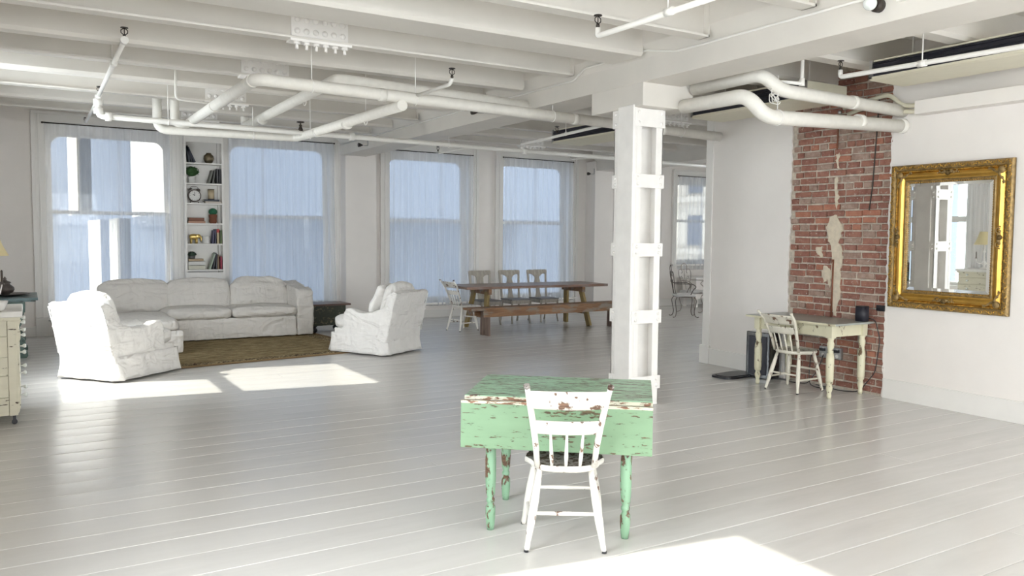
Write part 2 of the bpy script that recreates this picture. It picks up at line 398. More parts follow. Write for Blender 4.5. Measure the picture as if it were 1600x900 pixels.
# ------------------------------------------------------------------ room shell
XL, XB, YW, ZC = -0.62, 7.61, 14.6, 3.62      # left wall, brick wall, window wall, slab
XR, YR = 16.2, -4.2
def build_floor():
    fl = struct('floor')
    MB().box((XL - .2, YR - .2, -.25), (XR + .2, YW + .3, -.028)).build('subfloor', M['gap'], fl)
    MB().box((XL, YR, -.028), (XR, 1.0, 0)).build('rear_boards', M['floor'], fl)
    W = .2745
    def plank_mesh(L):
        nx = max(2, int(L / 1.2)); prof = [(-W / 2 + .0016, -.026), (-W / 2 + .0016, -.003), (-W / 2 + .0045, -.0004), (-W / 4, .0002), (0, .0004), (W / 4, .0002), (W / 2 - .0045, -.0004), (W / 2 - .0016, -.003), (W / 2 - .0016, -.026)]
        m = MB(); vs = []; fs = []
        for i in range(nx + 1):
            x = L * i / nx
            for y, z in prof: vs.append((x, y, z))
        n = len(prof)
        for i in range(nx):
            for j in range(n - 1): fs.append((i * n + j, (i + 1) * n + j, (i + 1) * n + j + 1, i * n + j + 1))
        m.add(vs, fs, False); m.f += [tuple(range(n)), tuple(range(nx * n, nx * n + n))[::-1]]; m.sm += [False, False]
        me = m.mesh('plank', M['floor'])
        bm = bmesh.new(); bm.from_mesh(me); bmesh.ops.recalc_face_normals(bm, faces=bm.faces); bm.to_mesh(me); bm.free()
        return me
    total = XR - XL; splits = [3.1, 4.9, 6.2, 7.3, 8.6]; ms = {}
    y = 1.0 + W / 2 - .003; k = 0
    while y < YW + .1:
        a = splits[(k * 3) % 5] if k % 3 == 0 else (5.35 if k == 4 else None)
        segs = [(0, total)] if a is None else [(0, a - .0015), (a + .0015, total)]
        for s0, s1 in segs:
            L = round(s1 - s0, 4)
            if L not in ms: ms[L] = plank_mesh(L)
            inst('plank', ms[L], fl, (XL + s0, y, rnd.uniform(-.0008, .0006)), (rnd.uniform(-.0034, .0034), rnd.uniform(-.0001, .0001), 0))
        y += W; k += 1
build_floor()

def wallbox(name, a, b, mat='wall'):
    o = MB().box(a, b).build(name, M[mat]); o['kind'] = 'structure'; return o
# windows: name, axis, opening (u0,u1,z0,z1)
WINS = [(.26, 2.11, .30, 3.36), (3.01, 4.88, .30, 3.35), (6.0, 7.79, .30, 3.30), (8.55, 10.30, .30, 3.30), (13.42, 14.85, 1.0, 3.14)]
def wall_with_holes(name, axis, pos, thick, u0, u1, holes, mat='wall', z1=ZC + .1):
    m = MB()
    def bx(a0, a1, zz0, zz1):
        if a1 - a0 < 1e-4 or zz1 - zz0 < 1e-4: return
        if axis == 'Y': m.box((a0, pos, zz0), (a1, pos + thick, zz1))
        else: m.box((pos, a0, zz0), (pos + thick, a1, zz1))
    cur = u0
    for a, b, za, zb in sorted(holes):
        bx(cur, a, -.2, z1); bx(a, b, -.2, za); bx(a, b, zb, z1); cur = b
    bx(cur, u1, -.2, z1)
    o = m.build(name, M[mat]); o['kind'] = 'structure'; return o
wall_with_holes('wall_far', 'Y', YW, .42, XL - .3, XR + .3, WINS)
LW = [(8.92, 10.52, .62, 3.17), (2.0, 3.72, .62, 3.17), (-2.4, -.6, .62, 3.17)]
wall_with_holes('wall_left', 'X', XL - .1, .1, YR - .3, YW, LW)
BW = [(.4, 2.3, .5, 3.1), (3.4, 5.3, .5, 3.1), (5.8, 7.4, .5, 3.1), (8.6, 10.5, .5, 3.1), (11.6, 13.5, .5, 3.1)]
wall_with_holes('wall_rear', 'Y', YR - .3, .3, XL - .3, XR + .3, BW)
RW = [(8.9, 10.6, .6, 3.1)]
wall_with_holes('wall_east', 'X', XR, .3, YR - .3, YW + .3, RW)
for k, (a, b, z0, z1) in enumerate(LW): portal('left_daylight', (XL - .12, (a + b) / 2, (z0 + z1) / 2), (1, 0, 0), b - a, z1 - z0)
for k, (a, b, z0, z1) in enumerate(()): portal('rear_daylight', ((a + b) / 2, YR - .32, (z0 + z1) / 2), (0, 1, 0), b - a, z1 - z0)
for k, (a, b, z0, z1) in enumerate(RW): portal('east_daylight', (XR + .32, (a + b) / 2, (z0 + z1) / 2), (-1, 0, 0), b - a, z1 - z0)
for k, (a, b, z0, z1) in enumerate(WINS): portal('far_daylight', ((a + b) / 2, YW + .45, (z0 + z1) / 2), (0, -1, 0), b - a, z1 - z0)

def sash_frame(m, u0, u1, z0, z1, y0, y1, st=.055, rt=.07, rb=.05, round_top=.16):
    """sash ring in XZ plane with rounded upper corners of the glass"""
    m.box((u0, y0, z0), (u0 + st, y1, z1)); m.box((u1 - st, y0, z0), (u1, y1, z1))
    m.box((u0 + st, y0, z0), (u1 - st, y1, z0 + rb)); m.box((u0 + st, y0, z1 - rt), (u1 - st, y1, z1))
    if round_top:
        for sx, cx in ((1, u0 + st), (-1, u1 - st)):
            pts = [(cx, z1 - rt)] + [(cx + sx * round_top * (1 - math.cos(a)), z1 - rt - round_top * (1 - math.sin(a))) for a in [math.pi / 2 * i / 6 for i in range(6, -1, -1)]]
            mm = Matrix(((1, 0, 0, 0), (0, 0, 1, 0), (0, 1, 0, 0), (0, 0, 0, 1)))
            m.prism(pts, y0 + .003, y1 - .003, mm)
def far_window(n, u0, u1, z0, z1, zm, topgap, cas=.15):
    w_ = struct('window_%d' % n)
    y = YW
    c = MB()
    for a, b in ((u0 - cas, u0), (u1, u1 + cas)):
        c.box((a, y - .035, max(0, z0 - .30) if z0 < .5 else z0 - .05), (b, y + .05, z1 + cas))
        s_ = a if a < u0 else b
        c.box((s_ - .03, y - .06, max(0, z0 - .30) if z0 < .5 else z0 - .05), (s_ + .03, y, z1 + cas + .0))
        c.box(((a + b) / 2 - .012, y - .048, z0), ((a + b) / 2 + .012, y - .03, z1 + cas))
    c.box((u0, y - .035, z1), (u1, y + .05, z1 + cas)); c.box((u0 - cas - .02, y - .07, z1 + cas - .03), (u1 + cas + .02, y, z1 + cas + .01))
    c.build('casing', M['trim'], w_, bevel=.004)
    j = MB(); j.box((u0, y, z0), (u0 + .03, y + .40, z1)); j.box((u1 - .03, y, z0), (u1, y + .40, z1)); j.box((u0, y, z1 - .03), (u1, y + .4, z1))
    j.build('jamb', M['trim'], w_)
    MB().box((u0 - cas - .03, y - .10, z0 - .04), (u1 + cas + .03, y + .4, z0)).build('sill', M['trim'], w_, bevel=.006)
    s1 = MB(); sash_frame(s1, u0 + .03, u1 - .03, z0, zm + .03, y + .20, y + .245, .065, .05, .10, 0); a = s1.build('lower_sash', M['trim'], w_)
    s2 = MB(); sash_frame(s2, u0 + .03, u1 - .03, zm - .03, z1 - .03, y + .25, y + .295, .065, topgap, .05, .16); b = s2.build('upper_sash', M['trim'], w_)
    MB().box((u0 + .095, y + .22, z0 + .1), (u1 - .095, y + .224, zm - .02)).build('pane', M['glass'], a)
    MB().box((u0 + .095, y + .27, zm + .02), (u1 - .095, y + .274, z1 - .03 - topgap)).build('pane', M['glass'], b)
for n, ((a, b, z0, z1), zm, tg) in enumerate(zip(WINS, (1.965, 1.95, 1.93, 1.93, 2.05), (.16, .13, .14, .14, .18)), 1):
    far_window(n, a, b, z0, z1, zm, tg, .15 if n < 5 else .12)
def side_window(n, axis, pos, u0, u1, z0, z1, out):
    """plain double hung window in the left / rear / east walls (seen in the mirror and by the light)"""
    w_ = struct('window_%d' % n); zm = (z0 + z1) / 2 + .03
    def T(m): return m
    def bx(m, ua, ub, da, db, za, zb):
        if axis == 'X': m.box((pos + out * da, ua, za), (pos + out * db, ub, zb))
        else: m.box((ua, pos + out * da, za), (ub, pos + out * db, zb))
    m = MB()
    for a, b in ((u0 - .12, u0), (u1, u1 + .12)): bx(m, a, b, -.03, .02, z0 - .1, z1 + .12)
    bx(m, u0, u1, -.03, .02, z1, z1 + .12); bx(m, u0 - .14, u1 + .14, -.08, .05, z0 - .05, z0)
    m.build('casing', M['trim'], w_)
    m = MB()
    for a, b in ((u0, u0 + .04), (u1 - .04, u1)): bx(m, a, b, .04, .09, z0, z1)
    bx(m, u0, u1, .04, .09, z0, z0 + .06); bx(m, u0, u1, .04, .09, z1 - .04, z1); bx(m, u0, u1, .04, .09, zm - .06, zm + .06)
    s_ = m.build('sash', M['trim'], w_)
    m = MB(); bx(m, u0 + .04, u1 - .04, .06, .064, z0 + .06, zm - .06); m.build('pane', M['glass'], s_)
    m = MB(); bx(m, u0 + .04, u1 - .04, .06, .064, zm + .06, z1 - .04); m.build('pane', M['glass'], s_)
for i, (a, b, z0, z1) in enumerate(LW): side_window(6 + i, 'X', XL, a, b, z0, z1, -1)
for i, (a, b, z0, z1) in enumerate(BW): side_window(9 + i, 'Y', YR, a, b, z0, z1, -1)
for i, (a, b, z0, z1) in enumerate(RW): side_window(14 + i, 'X', XR, a, b, z0, z1, 1)

# brick partition wall (runs towards the windows, open beyond Y 7.64)
wallbox('wall_right', (XB, YR, -.2), (XB + .2, 5.10, ZC + .1))
wallbox('wall_right', (XB, 6.37, -.2), (XB + .2, 7.62, ZC + .1))
m = MB(); m.box((XB - .012, 7.60, 0), (XB + .212, 7.72, ZC)); o = m.build('trim_1', M['trim'], bevel=.003); o['kind'] = 'structure'
def baseboard(side, boxes):
    m = MB()
    for (a, b) in boxes:
        m.box(a, b)
    o = m.build('baseboard_' + side, M['trim'], bevel=.004); o['kind'] = 'structure'
baseboard('right', [((XB - .02, YR, 0), (XB, 5.09, .19)), ((XB - .028, YR, .19), (XB, 5.09, .203)), ((XB - .02, 6.39, 0), (XB, 7.6, .19)), ((XB - .028, 6.39, .19), (XB, 7.6, .203)),
                    ((XB - .035, 7.58, 0), (XB + .235, 7.745, .24))])
baseboard('far', [((XL, YW - .03, 0), (.11, YW, .14)), ((XL, YW - .045, .14), (.11, YW, .16)), ((.11, YW - .03, 0), (5.02, YW, .13)), ((5.6, YW - .03, 0), (10.7, YW, .13)), ((5.6, YW - .04, .13), (10.7, YW, .15)),
                  ((11.3, YW - .03, 0), (XR, YW, .16)), ((11.3, YW - .04, .16), (XR, YW, .175))])
baseboard('left', [((XL, YR, 0), (XL + .02, YW - .05, .18))])
# pilasters on the window wall
for (a, b) in ((5.02, 5.62), (10.72, 11.4)):
    m = MB(); m.box((a, YW - .34, 0), (b, YW, 3.3)); m.box((a - .015, YW - .355, 0), (b + .015, YW, .18))
    o = m.build('pilaster', M['wall'], bevel=.004); o['kind'] = 'structure'

# ------------------------------------------------------------------ ceiling
o = MB().box((XL - .4, YR - .4, ZC), (XR + .4, YW + .5, ZC + .3)).build('ceiling', M['ceil']); o['kind'] = 'structure'
ZB = 3.30
rivet_me = MB().lathe([(.025, 0), (.025, .006), (.020, .016), (.010, .023), (.001, .025)], 12).mesh('rivet', M['iron_white'])
rivet_small = MB().lathe([(.016, 0), (.015, .006), (.008, .011), (.001, .012)], 8).mesh('rivet', M['iron_white'])
def bolt_mesh():
    m = MB(); m.lathe([(.030, -.024), (.030, 0)], 6); m.lathe([(.013, -.062), (.013, -.022)], 8); return m.mesh('bolt', M['iron_white'])
bolt_me = bolt_mesh()
def ibeam(x0, x1, y, splice=None, z=ZB, fw=.13):
    m = MB(); m.box((x0, y - fw / 2, z), (x1, y + fw / 2, z + .018)); m.box((x0, y - .008, z + .018), (x1, y + .008, ZC - .0))
    m.box((x0, y - fw / 2, ZC - .05), (x1, y + fw / 2, ZC - .032))
    m.box((x1 - .012, y - fw / 2, z), (x1, y + fw / 2, ZC)); 
    o = m.build('ceiling_beam', M['ceil']); o['kind'] = 'structure'
    if splice:
        near = y - .008
        sp = MB().box((splice, near - .012, z + .03), (splice + .5, near, z + .215)).build('splice_plate', M['iron_white'], o)
        for i in range(6):
            for zz in (z + .075, z + .17): inst('rivet', rivet_me, sp, (splice + .05 + i * .08, near - .012, zz), (R_(90), 0, 0))
        bp = MB().box((splice - .02, y - fw / 2, z - .02), (splice + .52, y + fw / 2, z)).build('cover_plate', M['iron_white'], o)
        for i in range(6):
            for yy in (-.04,): inst('bolt', bolt_me, bp, (splice + .04 + i * .084, y + yy, z - .02))
def cased(x0, x1, y, z=ZB, wd=.20, ch=.03):
    m = MB(); p = [(y - wd / 2, z + ch), (y - wd / 2 + ch, z), (y + wd / 2 - ch, z), (y + wd / 2, z + ch), (y + wd / 2 - .01, ZC), (y - wd / 2 + .01, ZC)]
    mm = Matrix(((0, 0, 1, 0), (1, 0, 0, 0), (0, 1, 0, 0), (0, 0, 0, 1)))
    m.prism(p, x0, x1, mm); o = m.build('ceiling_beam', M['ceil']); o['kind'] = 'structure'
XG0, XG1 = 4.94, 5.42
for (x0, x1, sx) in ((XL, 4.86, 1.96), (XG1 + .02, 10.7, 7.75), (11.4, XR, None)):
    for y in (2.05, 3.95, 5.0): 
        if x0 < 0: ibeam(x0, x1, y, None)
        else: cased(x0, x1, y)
    for y, k in ((6.92, 0), (7.92, 1), (8.78, 0), (9.72, 1), (10.76, 0), (11.75, 1), (12.6, 0)):
        if k: cased(x0, x1, y)
        else: ibeam(x0, x1, y, sx)
    cased(x0, x1, 6.0, wd=.46)
    for y in (.1, -1.9, -3.2): cased(x0, x1, y)
# girders along Y, chamfered upper casing
def girder(xc0, xc1):
    m = MB(); mm = Matrix(((1, 0, 0, 0), (0, 0, 1, 0), (0, 1, 0, 0), (0, 0, 0, 1)))
    p = [(xc0, 3.09), (xc1, 3.09), (xc1, 3.30), (xc1 + .03, 3.42), (xc1 + .03, ZC), (xc0 - .09, ZC), (xc0 - .09, 3.40), (xc0, 3.30)]
    m.prism(p, YR, YW - .3, mm); o = m.build('girder', M['ceil'], bevel=.006); o['kind'] = 'structure'
girder(XG0, XG1); girder(10.75, 11.3)

# ------------------------------------------------------------------ the riveted column
def column(x0, y0, x1, y1, front_label=True):
    c = struct('column', (x0, y0, 0)); W, D, H = x1 - x0, y1 - y0, 2.9
    a = .055
    for (cx, cy, sx, sy) in ((0, 0, 1, 1), (W, 0, -1, 1), (0, D, 1, -1), (W, D, -1, -1)):
        m = MB(); m.box((cx, cy, 0), (cx + sx * .085, cy + sy * .012, H)); m.box((cx, cy, 0), (cx + sx * .012, cy + sy * .085, H))
        m.build('corner_angle', M['iron_white'], c, bevel=.003)
    MB().box((.006, .13, 0), (W - .006, .142, H)).build('web', M['iron_white'], c)
    m = MB(); m.box((-.024, -.004, 0), (.03, D - .075, H)); m.build('cover_channel', M['iron_white'], c, bevel=.012)
    m = MB(); m.box((W - .03, .055, 0), (W + .012, D - .055, H)); m.build('cover_channel', M['iron_white'], c, bevel=.01)
    for z in (.16, .81, 1.46, 2.12, 2.70):
        z0 = z; hh = .13 if z < 2.6 else .17
        # plate across the two faces with rivets
        p = MB(); p.box((-.012, -.014, z0), (W + .012, 0, z0 + hh)); pl = p.build('batten_plate', M['iron_white'], c, bevel=.003)
        for xx in (.035, W - .035):
            for zz in (z0 + .035, z0 + hh - .035): inst('rivet', rivet_small, pl, (xx, -.014, zz), (R_(90), 0, 0))
        p = MB(); p.box((-.012, D, z0), (W + .012, D + .014, z0 + hh)); p.build('batten_plate', M['iron_white'], c, bevel=.003)
        p = MB(); p.box((-.014, D - .07, z0), (0, D + .0135, z0 + hh)); pl = p.build('batten_end', M['iron_white'], c, bevel=.002)
        for zz in (z0 + .035, z0 + hh - .035):
            inst('rivet', rivet_small, pl, (-.014, D - .035, zz), (R_(90), 0, R_(-90)))
        p = MB(); p.box((W, -.0135, z0), (W + .014, .05, z0 + hh)); p.box((W, D - .05, z0), (W + .014, D + .0135, z0 + hh)); pl = p.build('batten_end', M['iron_white'], c, bevel=.002)
        for yy in (.026, D - .026):
            for zz in (z0 + .035, z0 + hh - .035): inst('rivet', rivet_small, pl, (W + .014, yy, zz), (R_(90), 0, R_(90)))
    # haunch block under the girder
    m = MB(); m.box((-.01, -.12, 2.875), (.62, .68, 3.34)); m.build('capital_block', M['ceil'], c, bevel=.008)
column(4.955, 5.98, 5.305, 6.29)
column(10.95, 5.98, 11.3, 6.29)

# ------------------------------------------------------------------ exposed bricks
def bricks():
    b = struct('brick_wall')
    MB().box((XB + .022, 5.08, -.02), (XB + .19, 6.39, ZC + .05)).build('mortar_bed', M['mortar'], b)
    meshes = []
    for L in (.205, .098, .15):
        for k in range(4):
            m = MB(); m.box((0, 0, 0), (.03, L, .059)); me = m.mesh('brick', M['brick'][0])
            bm = bmesh.new(); bm.from_mesh(me); bmesh.ops.bevel(bm, geom=bm.edges[:], offset=.005, segments=1, affect='EDGES')
            for v in bm.verts: v.co += Vector((rnd.uniform(-.003, .003), rnd.uniform(-.003, .003), rnd.uniform(-.003, .003)))
            bmesh.ops.recalc_face_normals(bm, faces=bm.faces); bm.to_mesh(me); bm.free(); meshes.append((L, me))
    vari = {}
    z = .03; row = 0
    while z < 3.42:
        y = 5.09
        hdr = row % 6 == 5
        off = (.10 if row % 2 else 0) + rnd.uniform(-.02, .02)
        first = True
        while y < 6.37:
            if first: L = .098 if (row % 2 or hdr) else .15 + 0
            else: L = .098 if hdr else rnd.choice((.205, .205, .205, .15))
            first = False
            if y + L > 6.36: L = .098
            if y + L > 6.372: break
            k = rnd.randrange(4); me = [q for q in meshes if q[0] == L][k][1]
            mi = rnd.choices(range(4), (5, 4, 2, 3))[0]
            if (L, k, mi) not in vari:
                me2 = me.copy(); me2.materials.clear(); me2.materials.append(M['brick'][mi]); vari[(L, k, mi)] = me2
            inst('brick', vari[(L, k, mi)], b, (XB + .004 + rnd.uniform(-.004, .008), y, z + rnd.uniform(-.003, .003)), (rnd.uniform(-.015, .015), 0, rnd.uniform(-.02, .02)))
            y += L + rnd.uniform(.012, .019)
        z += .0745; row += 1
    # old plaster patches down the chase, in relief
    def blob(pts, name='plaster_patch'):
        m = MB(); mm = Matrix(((0, 0, -1, XB + .004), (1, 0, 0, 0), (0, 1, 0, 0), (0, 0, 0, 1)))
        n = []
        for i in range(len(pts)):
            a, c = Vector(pts[i]), Vector(pts[(i + 1) % len(pts)])
            for t in (0, .25, .5, .75):
                p = a.lerp(c, t); n.append((p.x + rnd.uniform(-.012, .012), p.y + rnd.uniform(-.012, .012)))
        m.prism(n, -.015, .008, mm); return m.build(name, M['plaster'], b)
    blob([(5.72, 1.92), (5.80, 1.90), (5.86, 1.78), (5.82, 1.62), (5.77, 1.50), (5.76, 1.36), (5.77, 1.15), (5.73, .80), (5.69, .80), (5.66, 1.0), (5.66, 1.25), (5.64, 1.5), (5.69, 1.6), (5.66, 1.75)])
    blob([(5.775, 1.30), (5.86, 1.36), (5.90, 1.26), (5.86, 1.16), (5.82, 1.20), (5.78, 1.10)])
    blob([(5.72, 2.58), (5.76, 2.56), (5.75, 2.44), (5.72, 2.42)]); blob([(5.74, 2.32), (5.77, 2.3), (5.76, 2.08), (5.73, 1.98), (5.71, 2.1), (5.73, 2.2)])
    blob([(5.9, 1.56), (5.98, 1.54), (5.96, 1.46), (5.9, 1.44)]); blob([(5.25, .30), (5.5, .26), (5.6, .10), (5.3, .06)]) if False else None
    MB().tube([(XB - .008, 5.745, 1.42), (XB - .010, 5.75, .74)], .010, 8).build('rusty_pipe', M['terra'], b)
    MB().tube([(XB - .006, 5.74, 2.98), (XB - .010, 5.745, 2.62)], .009, 8).build('rusty_pipe', M['terra'], b)
    m = MB(); m.ball((XB - .02, 5.72, 3.02), .022); m.build('cut_pipe_end', M['chrome'], b)
    MB().tube([(XB - .004, 5.26, 3.1), (XB - .008, 5.28, 2.6), (XB - .006, 5.30, 2.2), (XB - .006, 5.33, 1.95)], .006, 6).build('old_wire', M['gap'], b)
    # ragged plaster edges of the neighbouring walls
    for y0, s in ((5.095, 1), (6.375, -1)):
        m = MB(); k = 0; z = 0; pl = []
        while z < ZC - .03: pl.append((y0 + s * rnd.uniform(.004, .022), z)); z += .035
        poly = [(y0 - s * .01, 0)] + pl + [(y0 - s * .01, ZC - .02)]
        mm = Matrix(((0, 0, 1, XB), (1, 0, 0, 0), (0, 1, 0, 0), (0, 0, 0, 1)))
        m.prism(poly, -.0015, .02, mm); m.build('plaster_edge', M['wall'], b)
bricks()

# ------------------------------------------------------------------ built-in shelves between window 1 and 2
SX0, SX1 = 2.30, 2.87
def shelves():
    t = thing('bookshelf', 'narrow white built-in bookshelf between the two left windows', 'bookshelf', (0, 0, 0))
    m = MB(); y0, y1 = YW - .215, YW - .002
    m.box((SX0 - .03, y0, 0), (SX0, y1, 3.35)); m.box((SX1, y0, 0), (SX1 + .03, y1, 3.35)); m.box((SX0, y1 - .012, .8), (SX1, y1, 3.35)); m.box((SX0 - .03, y0, 3.35), (SX1 + .03, y1, 3.38))
    m.build('cabinet', M['trim'], t)
    MB().box((SX0, y0 - .002, 3.17), (SX1, y0 + .015, 3.35)).build('top_rail', M['trim'], t)
    MB().box((SX0, y0 - .002, 0), (SX1, y0 + .015, .98)).build('base_panel', M['trim'], t)
    for z in SHZ: MB().box((SX0, y0 - .006, z - .022), (SX1, y1 - .012, z)).build('shelf', M['trim'], t)
SHZ = [2.83, 2.49, 2.155, 1.815, 1.47, 1.03]
shelves()
SY = YW - .12
def book(x, z, wd, h, dp, col, label, lean=0, flat=False, group=None):
    t = thing('book', label, 'book', (x, SY, z), 0, group)
    m = MB(); p = MB()
    if flat:
        m.box((0, -dp / 2, 0), (h, dp / 2, .004)); m.box((0, -dp / 2, wd - .004), (h, dp / 2, wd)); m.box((0, -dp / 2, 0), (h, -dp / 2 + .004, wd))
        p.box((.004, -dp / 2 + .004, .004), (h - .004, dp / 2 - .005, wd - .004))
    else:
        m.box((0, -dp / 2, 0), (.004, dp / 2, h)); m.box((wd - .004, -dp / 2, 0), (wd, dp / 2, h)); m.box((0, -dp / 2, 0), (wd, -dp / 2 + .004, h))
        p.box((.004, -dp / 2 + .004, .004), (wd - .004, dp / 2 - .005, h - .005))
    m.build('cover', cover(col), t); p.build('pages', M['page'], t)
    if lean: t.rotation_euler = (0, lean, 0)
    return t
# top shelf
G = 'books leaning on the top shelf'
book(SX0 + .13, SHZ[0] + .001, .03, .27, .16, (.03, .035, .06), 'dark blue book leaning left on the top shelf, rightmost of three', -.42)
book(SX0 + .085, SHZ[0] + .001, .03, .27, .16, (.02, .02, .03), 'black book leaning left on the top shelf, middle of three', -.30)
book(SX0 + .045, SHZ[0] + .001, .03, .28, .16, (.05, .06, .07), 'slate book leaning against the left side of the top shelf', -.15)
def lathed(name, label, cat, x, z, prof, mat, n=16):
    m = MB(); m.lathe(prof, n); o = m.build(name, mat, None, label, loc=(x, SY, z)); o['category'] = cat; return o
lathed('vase', 'round bronze-brown vase on the top shelf', 'vase', 2.68, SHZ[0], [(.03, 0), (.06, .02), (.088, .08), (.08, .13), (.04, .165), (.035, .175), (.045, .18)], plain('bronze_vase', (.16, .13, .08), .35, .5))
def plant(x, z, label, pr, ph, potm, cr, cz, leafm, nleaf, flat=1.0, group=None):
    t = thing('potted_plant', label, 'plant', (x, SY, z))
    MB().lathe([(pr * .85, 0), (pr, ph), (pr * .85, ph), (pr * .8, ph * .9)], 16).build('pot', potm, t)
    m = MB(); r2 = random.Random(int(x * 100))
    for i in range(nleaf):
        a = r2.uniform(0, 6.283); u = r2.uniform(-.5, 1); rr = math.sqrt(max(0, 1 - u * u))
        d = Vector((rr * math.cos(a), rr * math.sin(a), u * flat)); p = Vector((0, 0, cz)) + d * cr * r2.uniform(.75, 1)
        s_ = d.orthogonal().normalized(); q = d.cross(s_).normalized(); L = cr * .28
        m.add([p - s_ * L * .5, p + q * L * .5, p + s_ * L * .5, p - q * L * .4 + d * L * .3], [(0, 1, 2, 3)])
    m.ball((0, 0, cz), cr * .82, 8, (1, 1, flat))
    m.build('foliage', leafm, t, fix=False); return t
plant(2.405, SHZ[1], 'round topiary ball in a white pot on the second shelf', .062, .11, M['pot'], .115, .19, M['leaf'], 260, .8)
book(SX1 - .045, SHZ[1] + .001, .035, .25, .16, (.02, .02, .025), 'black book standing rightmost on the second shelf')
book(SX1 - .085, SHZ[1] + .001, .034, .25, .16, (.05, .05, .055), 'charcoal book with ribbed spine on the second shelf, second from the right')
book(SX1 - .16, SHZ[1] + .001, .035, .23, .16, (.10, .10, .09), 'dark grey book leaning right on the second shelf', .15)
book(SX1 - .225, SHZ[1] + .001, .035, .235, .16, (.14, .14, .12), 'grey-green book leaning right on the second shelf, leftmost of its row', .27)
def clock():
    t = thing('alarm_clock', 'grey twin-bell alarm clock on the third shelf', 'clock', (2.44, SY, SHZ[2]))
    rx = Matrix.Translation((0, 0, .125)) @ Matrix.Rotation(R_(90), 4, 'X')
    MB().lathe([(.095, -.03), (.105, -.02), (.105, .035), (.09, .04), (.09, .03)], 24, rx).build('case', M['pewter'], t)
    MB().lathe([(.088, .0305), (.087, .033)], 24, rx).build('dial', M['pot'], t)
    m = MB(); m.bar((0, -.036, .125), (0, -.036, .185), .008, .004, (1, 0, 0)); m.bar((0, -.036, .125), (-.03, -.036, .15), .010, .004, (1, 0, 0))
    m.build('clock_hand', M['black'], t); mk = MB()
    for i in range(12):
        a = i * math.pi / 6; mk.bar((.066 * math.sin(a), -.0345, .125 + .066 * math.cos(a)), (.08 * math.sin(a), -.0345, .125 + .08 * math.cos(a)), .007, .003, (0, 1, 0))
    mk.build('hour_marks', M['black'], t)['kind'] = 'stuff'
    for s in (-1, 1):
        MB().lathe([(.001, .035), (.02, .03), (.035, .012), (.038, 0)], 14, Matrix.Translation((s * .06, 0, .218)) @ Matrix.Rotation(s * .5, 4, 'Y')).build('bell', M['pewter'], t)
        MB().tube([(s * .05, 0, .04), (s * .07, 0, .0)], .007, 8).build('foot', M['pewter'], t)
    m = MB(); m.tube([(-.06, 0, .25)] + [(-.06 * math.cos(a), 0, .262 + .02 * math.sin(a)) for a in (.5, 1.1, 1.57, 2.0, 2.6)] + [(.06, 0, .25)], .004, 6); m.build('handle', M['pewter'], t)
clock()
o = book(2.60, SHZ[2] + .001, .035, .26, .17, (.62, .56, .50), 'pale book lying flat under the dark one on the third shelf', flat=True)
o = book(2.58, SHZ[2] + .037, .03, .25, .16, (.05, .06, .08), 'dark blue book lying flat on the pale one on the third shelf', flat=True)
t = thing('candle', 'cream pillar candle on dark stand atop the flat books', 'candle', (2.71, SY, SHZ[2] + .067))
MB().lathe([(.055, 0), (.055, .012)], 16).build('stand', M['dark_metal'], t); MB().lathe([(.052, .012), (.052, .165), (.045, .16)], 18).build('wax', plain('cream_wax', (.55, .45, .30), .5), t)
MB().lathe([(.0535, .165), (.0535, .178), (.047, .178)], 18).build('rim', M['dark_metal'], t)
book(2.325, SHZ[3] + .001, .04, .27, .17, (.50, .27, .18), 'salmon book lying flat at the bottom of the fourth shelf pair', flat=True)
book(2.335, SHZ[3] + .042, .05, .245, .16, (.22, .07, .03), 'rust-brown book lying flat on the salmon book', flat=True)
t = thing('potted_plant', 'round cactus in a carved terracotta pot on the fourth shelf', 'plant', (2.735, SY, SHZ[3]))
MB().lathe([(.05, 0), (.065, .03), (.062, .08), (.07, .13), (.068, .155), (.055, .155)], 16).build('pot', M['terra'], t)
m = MB(); m.ball((0, 0, .20), .072, 14, (1, 1, .85)); m.build('cactus', M['cactus'], t)
def elephant():
    t = thing('elephant_figure', 'small gold elephant figurine on the fifth shelf', 'figurine', (2.42, SY, SHZ[4]))
    m = MB(); m.add(*softbox((0, 0, .115), (.14, .07, .085), .035, 6, .005, 0), smooth=True); m.build('body', M['elephant'], t, fix=True)
    m = MB(); m.ball((.075, 0, .125), .038, 8); m.tube([(.10, 0, .125), (.118, 0, .10), (.118, 0, .06), (.108, 0, .035)], [.017, .014, .011, .008], 8); m.build('head', M['elephant'], t)
    for s in (-1, 1):
        m = MB(); m.ball((.055, s * .035, .125), .028, 8, (1, .3, 1.1)); m.build('ear', M['elephant'], t)
        for x in (-.045, .04): MB().tube([(x, s * .02, .09), (x, s * .02, 0)], [.019, .017], 8).build('leg', M['elephant'], t)
elephant()
lathed('candle_jar', 'short white cylindrical jar candle on the fifth shelf', 'candle', 2.62, SHZ[4], [(.06, 0), (.063, .01), (.063, .125), (.058, .13), (.056, .12)], M['pot'])
book(2.70, SHZ[4] + .001, .03, .23, .15, (.09, .08, .15), 'violet-grey book leaning right on the fifth shelf beside the jar', .08)
book(2.742, SHZ[4] + .001, .03, .245, .15, (.05, .05, .10), 'navy book standing on the fifth shelf right of the violet one', .02)
book(2.778, SHZ[4] + .001, .045, .25, .15, (.45, .36, .22), 'tan book with a red top band on the fifth shelf')
book(2.832, SHZ[4] + .001, .034, .23, .15, (.12, .16, .06), 'green book standing rightmost on the fifth shelf')
MBx = MB().box((2.7782, SY - .0765, SHZ[4] + .19), (2.8228, SY - .0752, SHZ[4] + .25)).build('spine_band', cover((.4, .03, .03)))
MBx.parent = [o for o in bpy.data.objects if o.get('label', '').startswith('tan book')][0]; MBx.matrix_parent_inverse = Matrix.Translation(-Vector((2.778, SY, SHZ[4] + .001)))
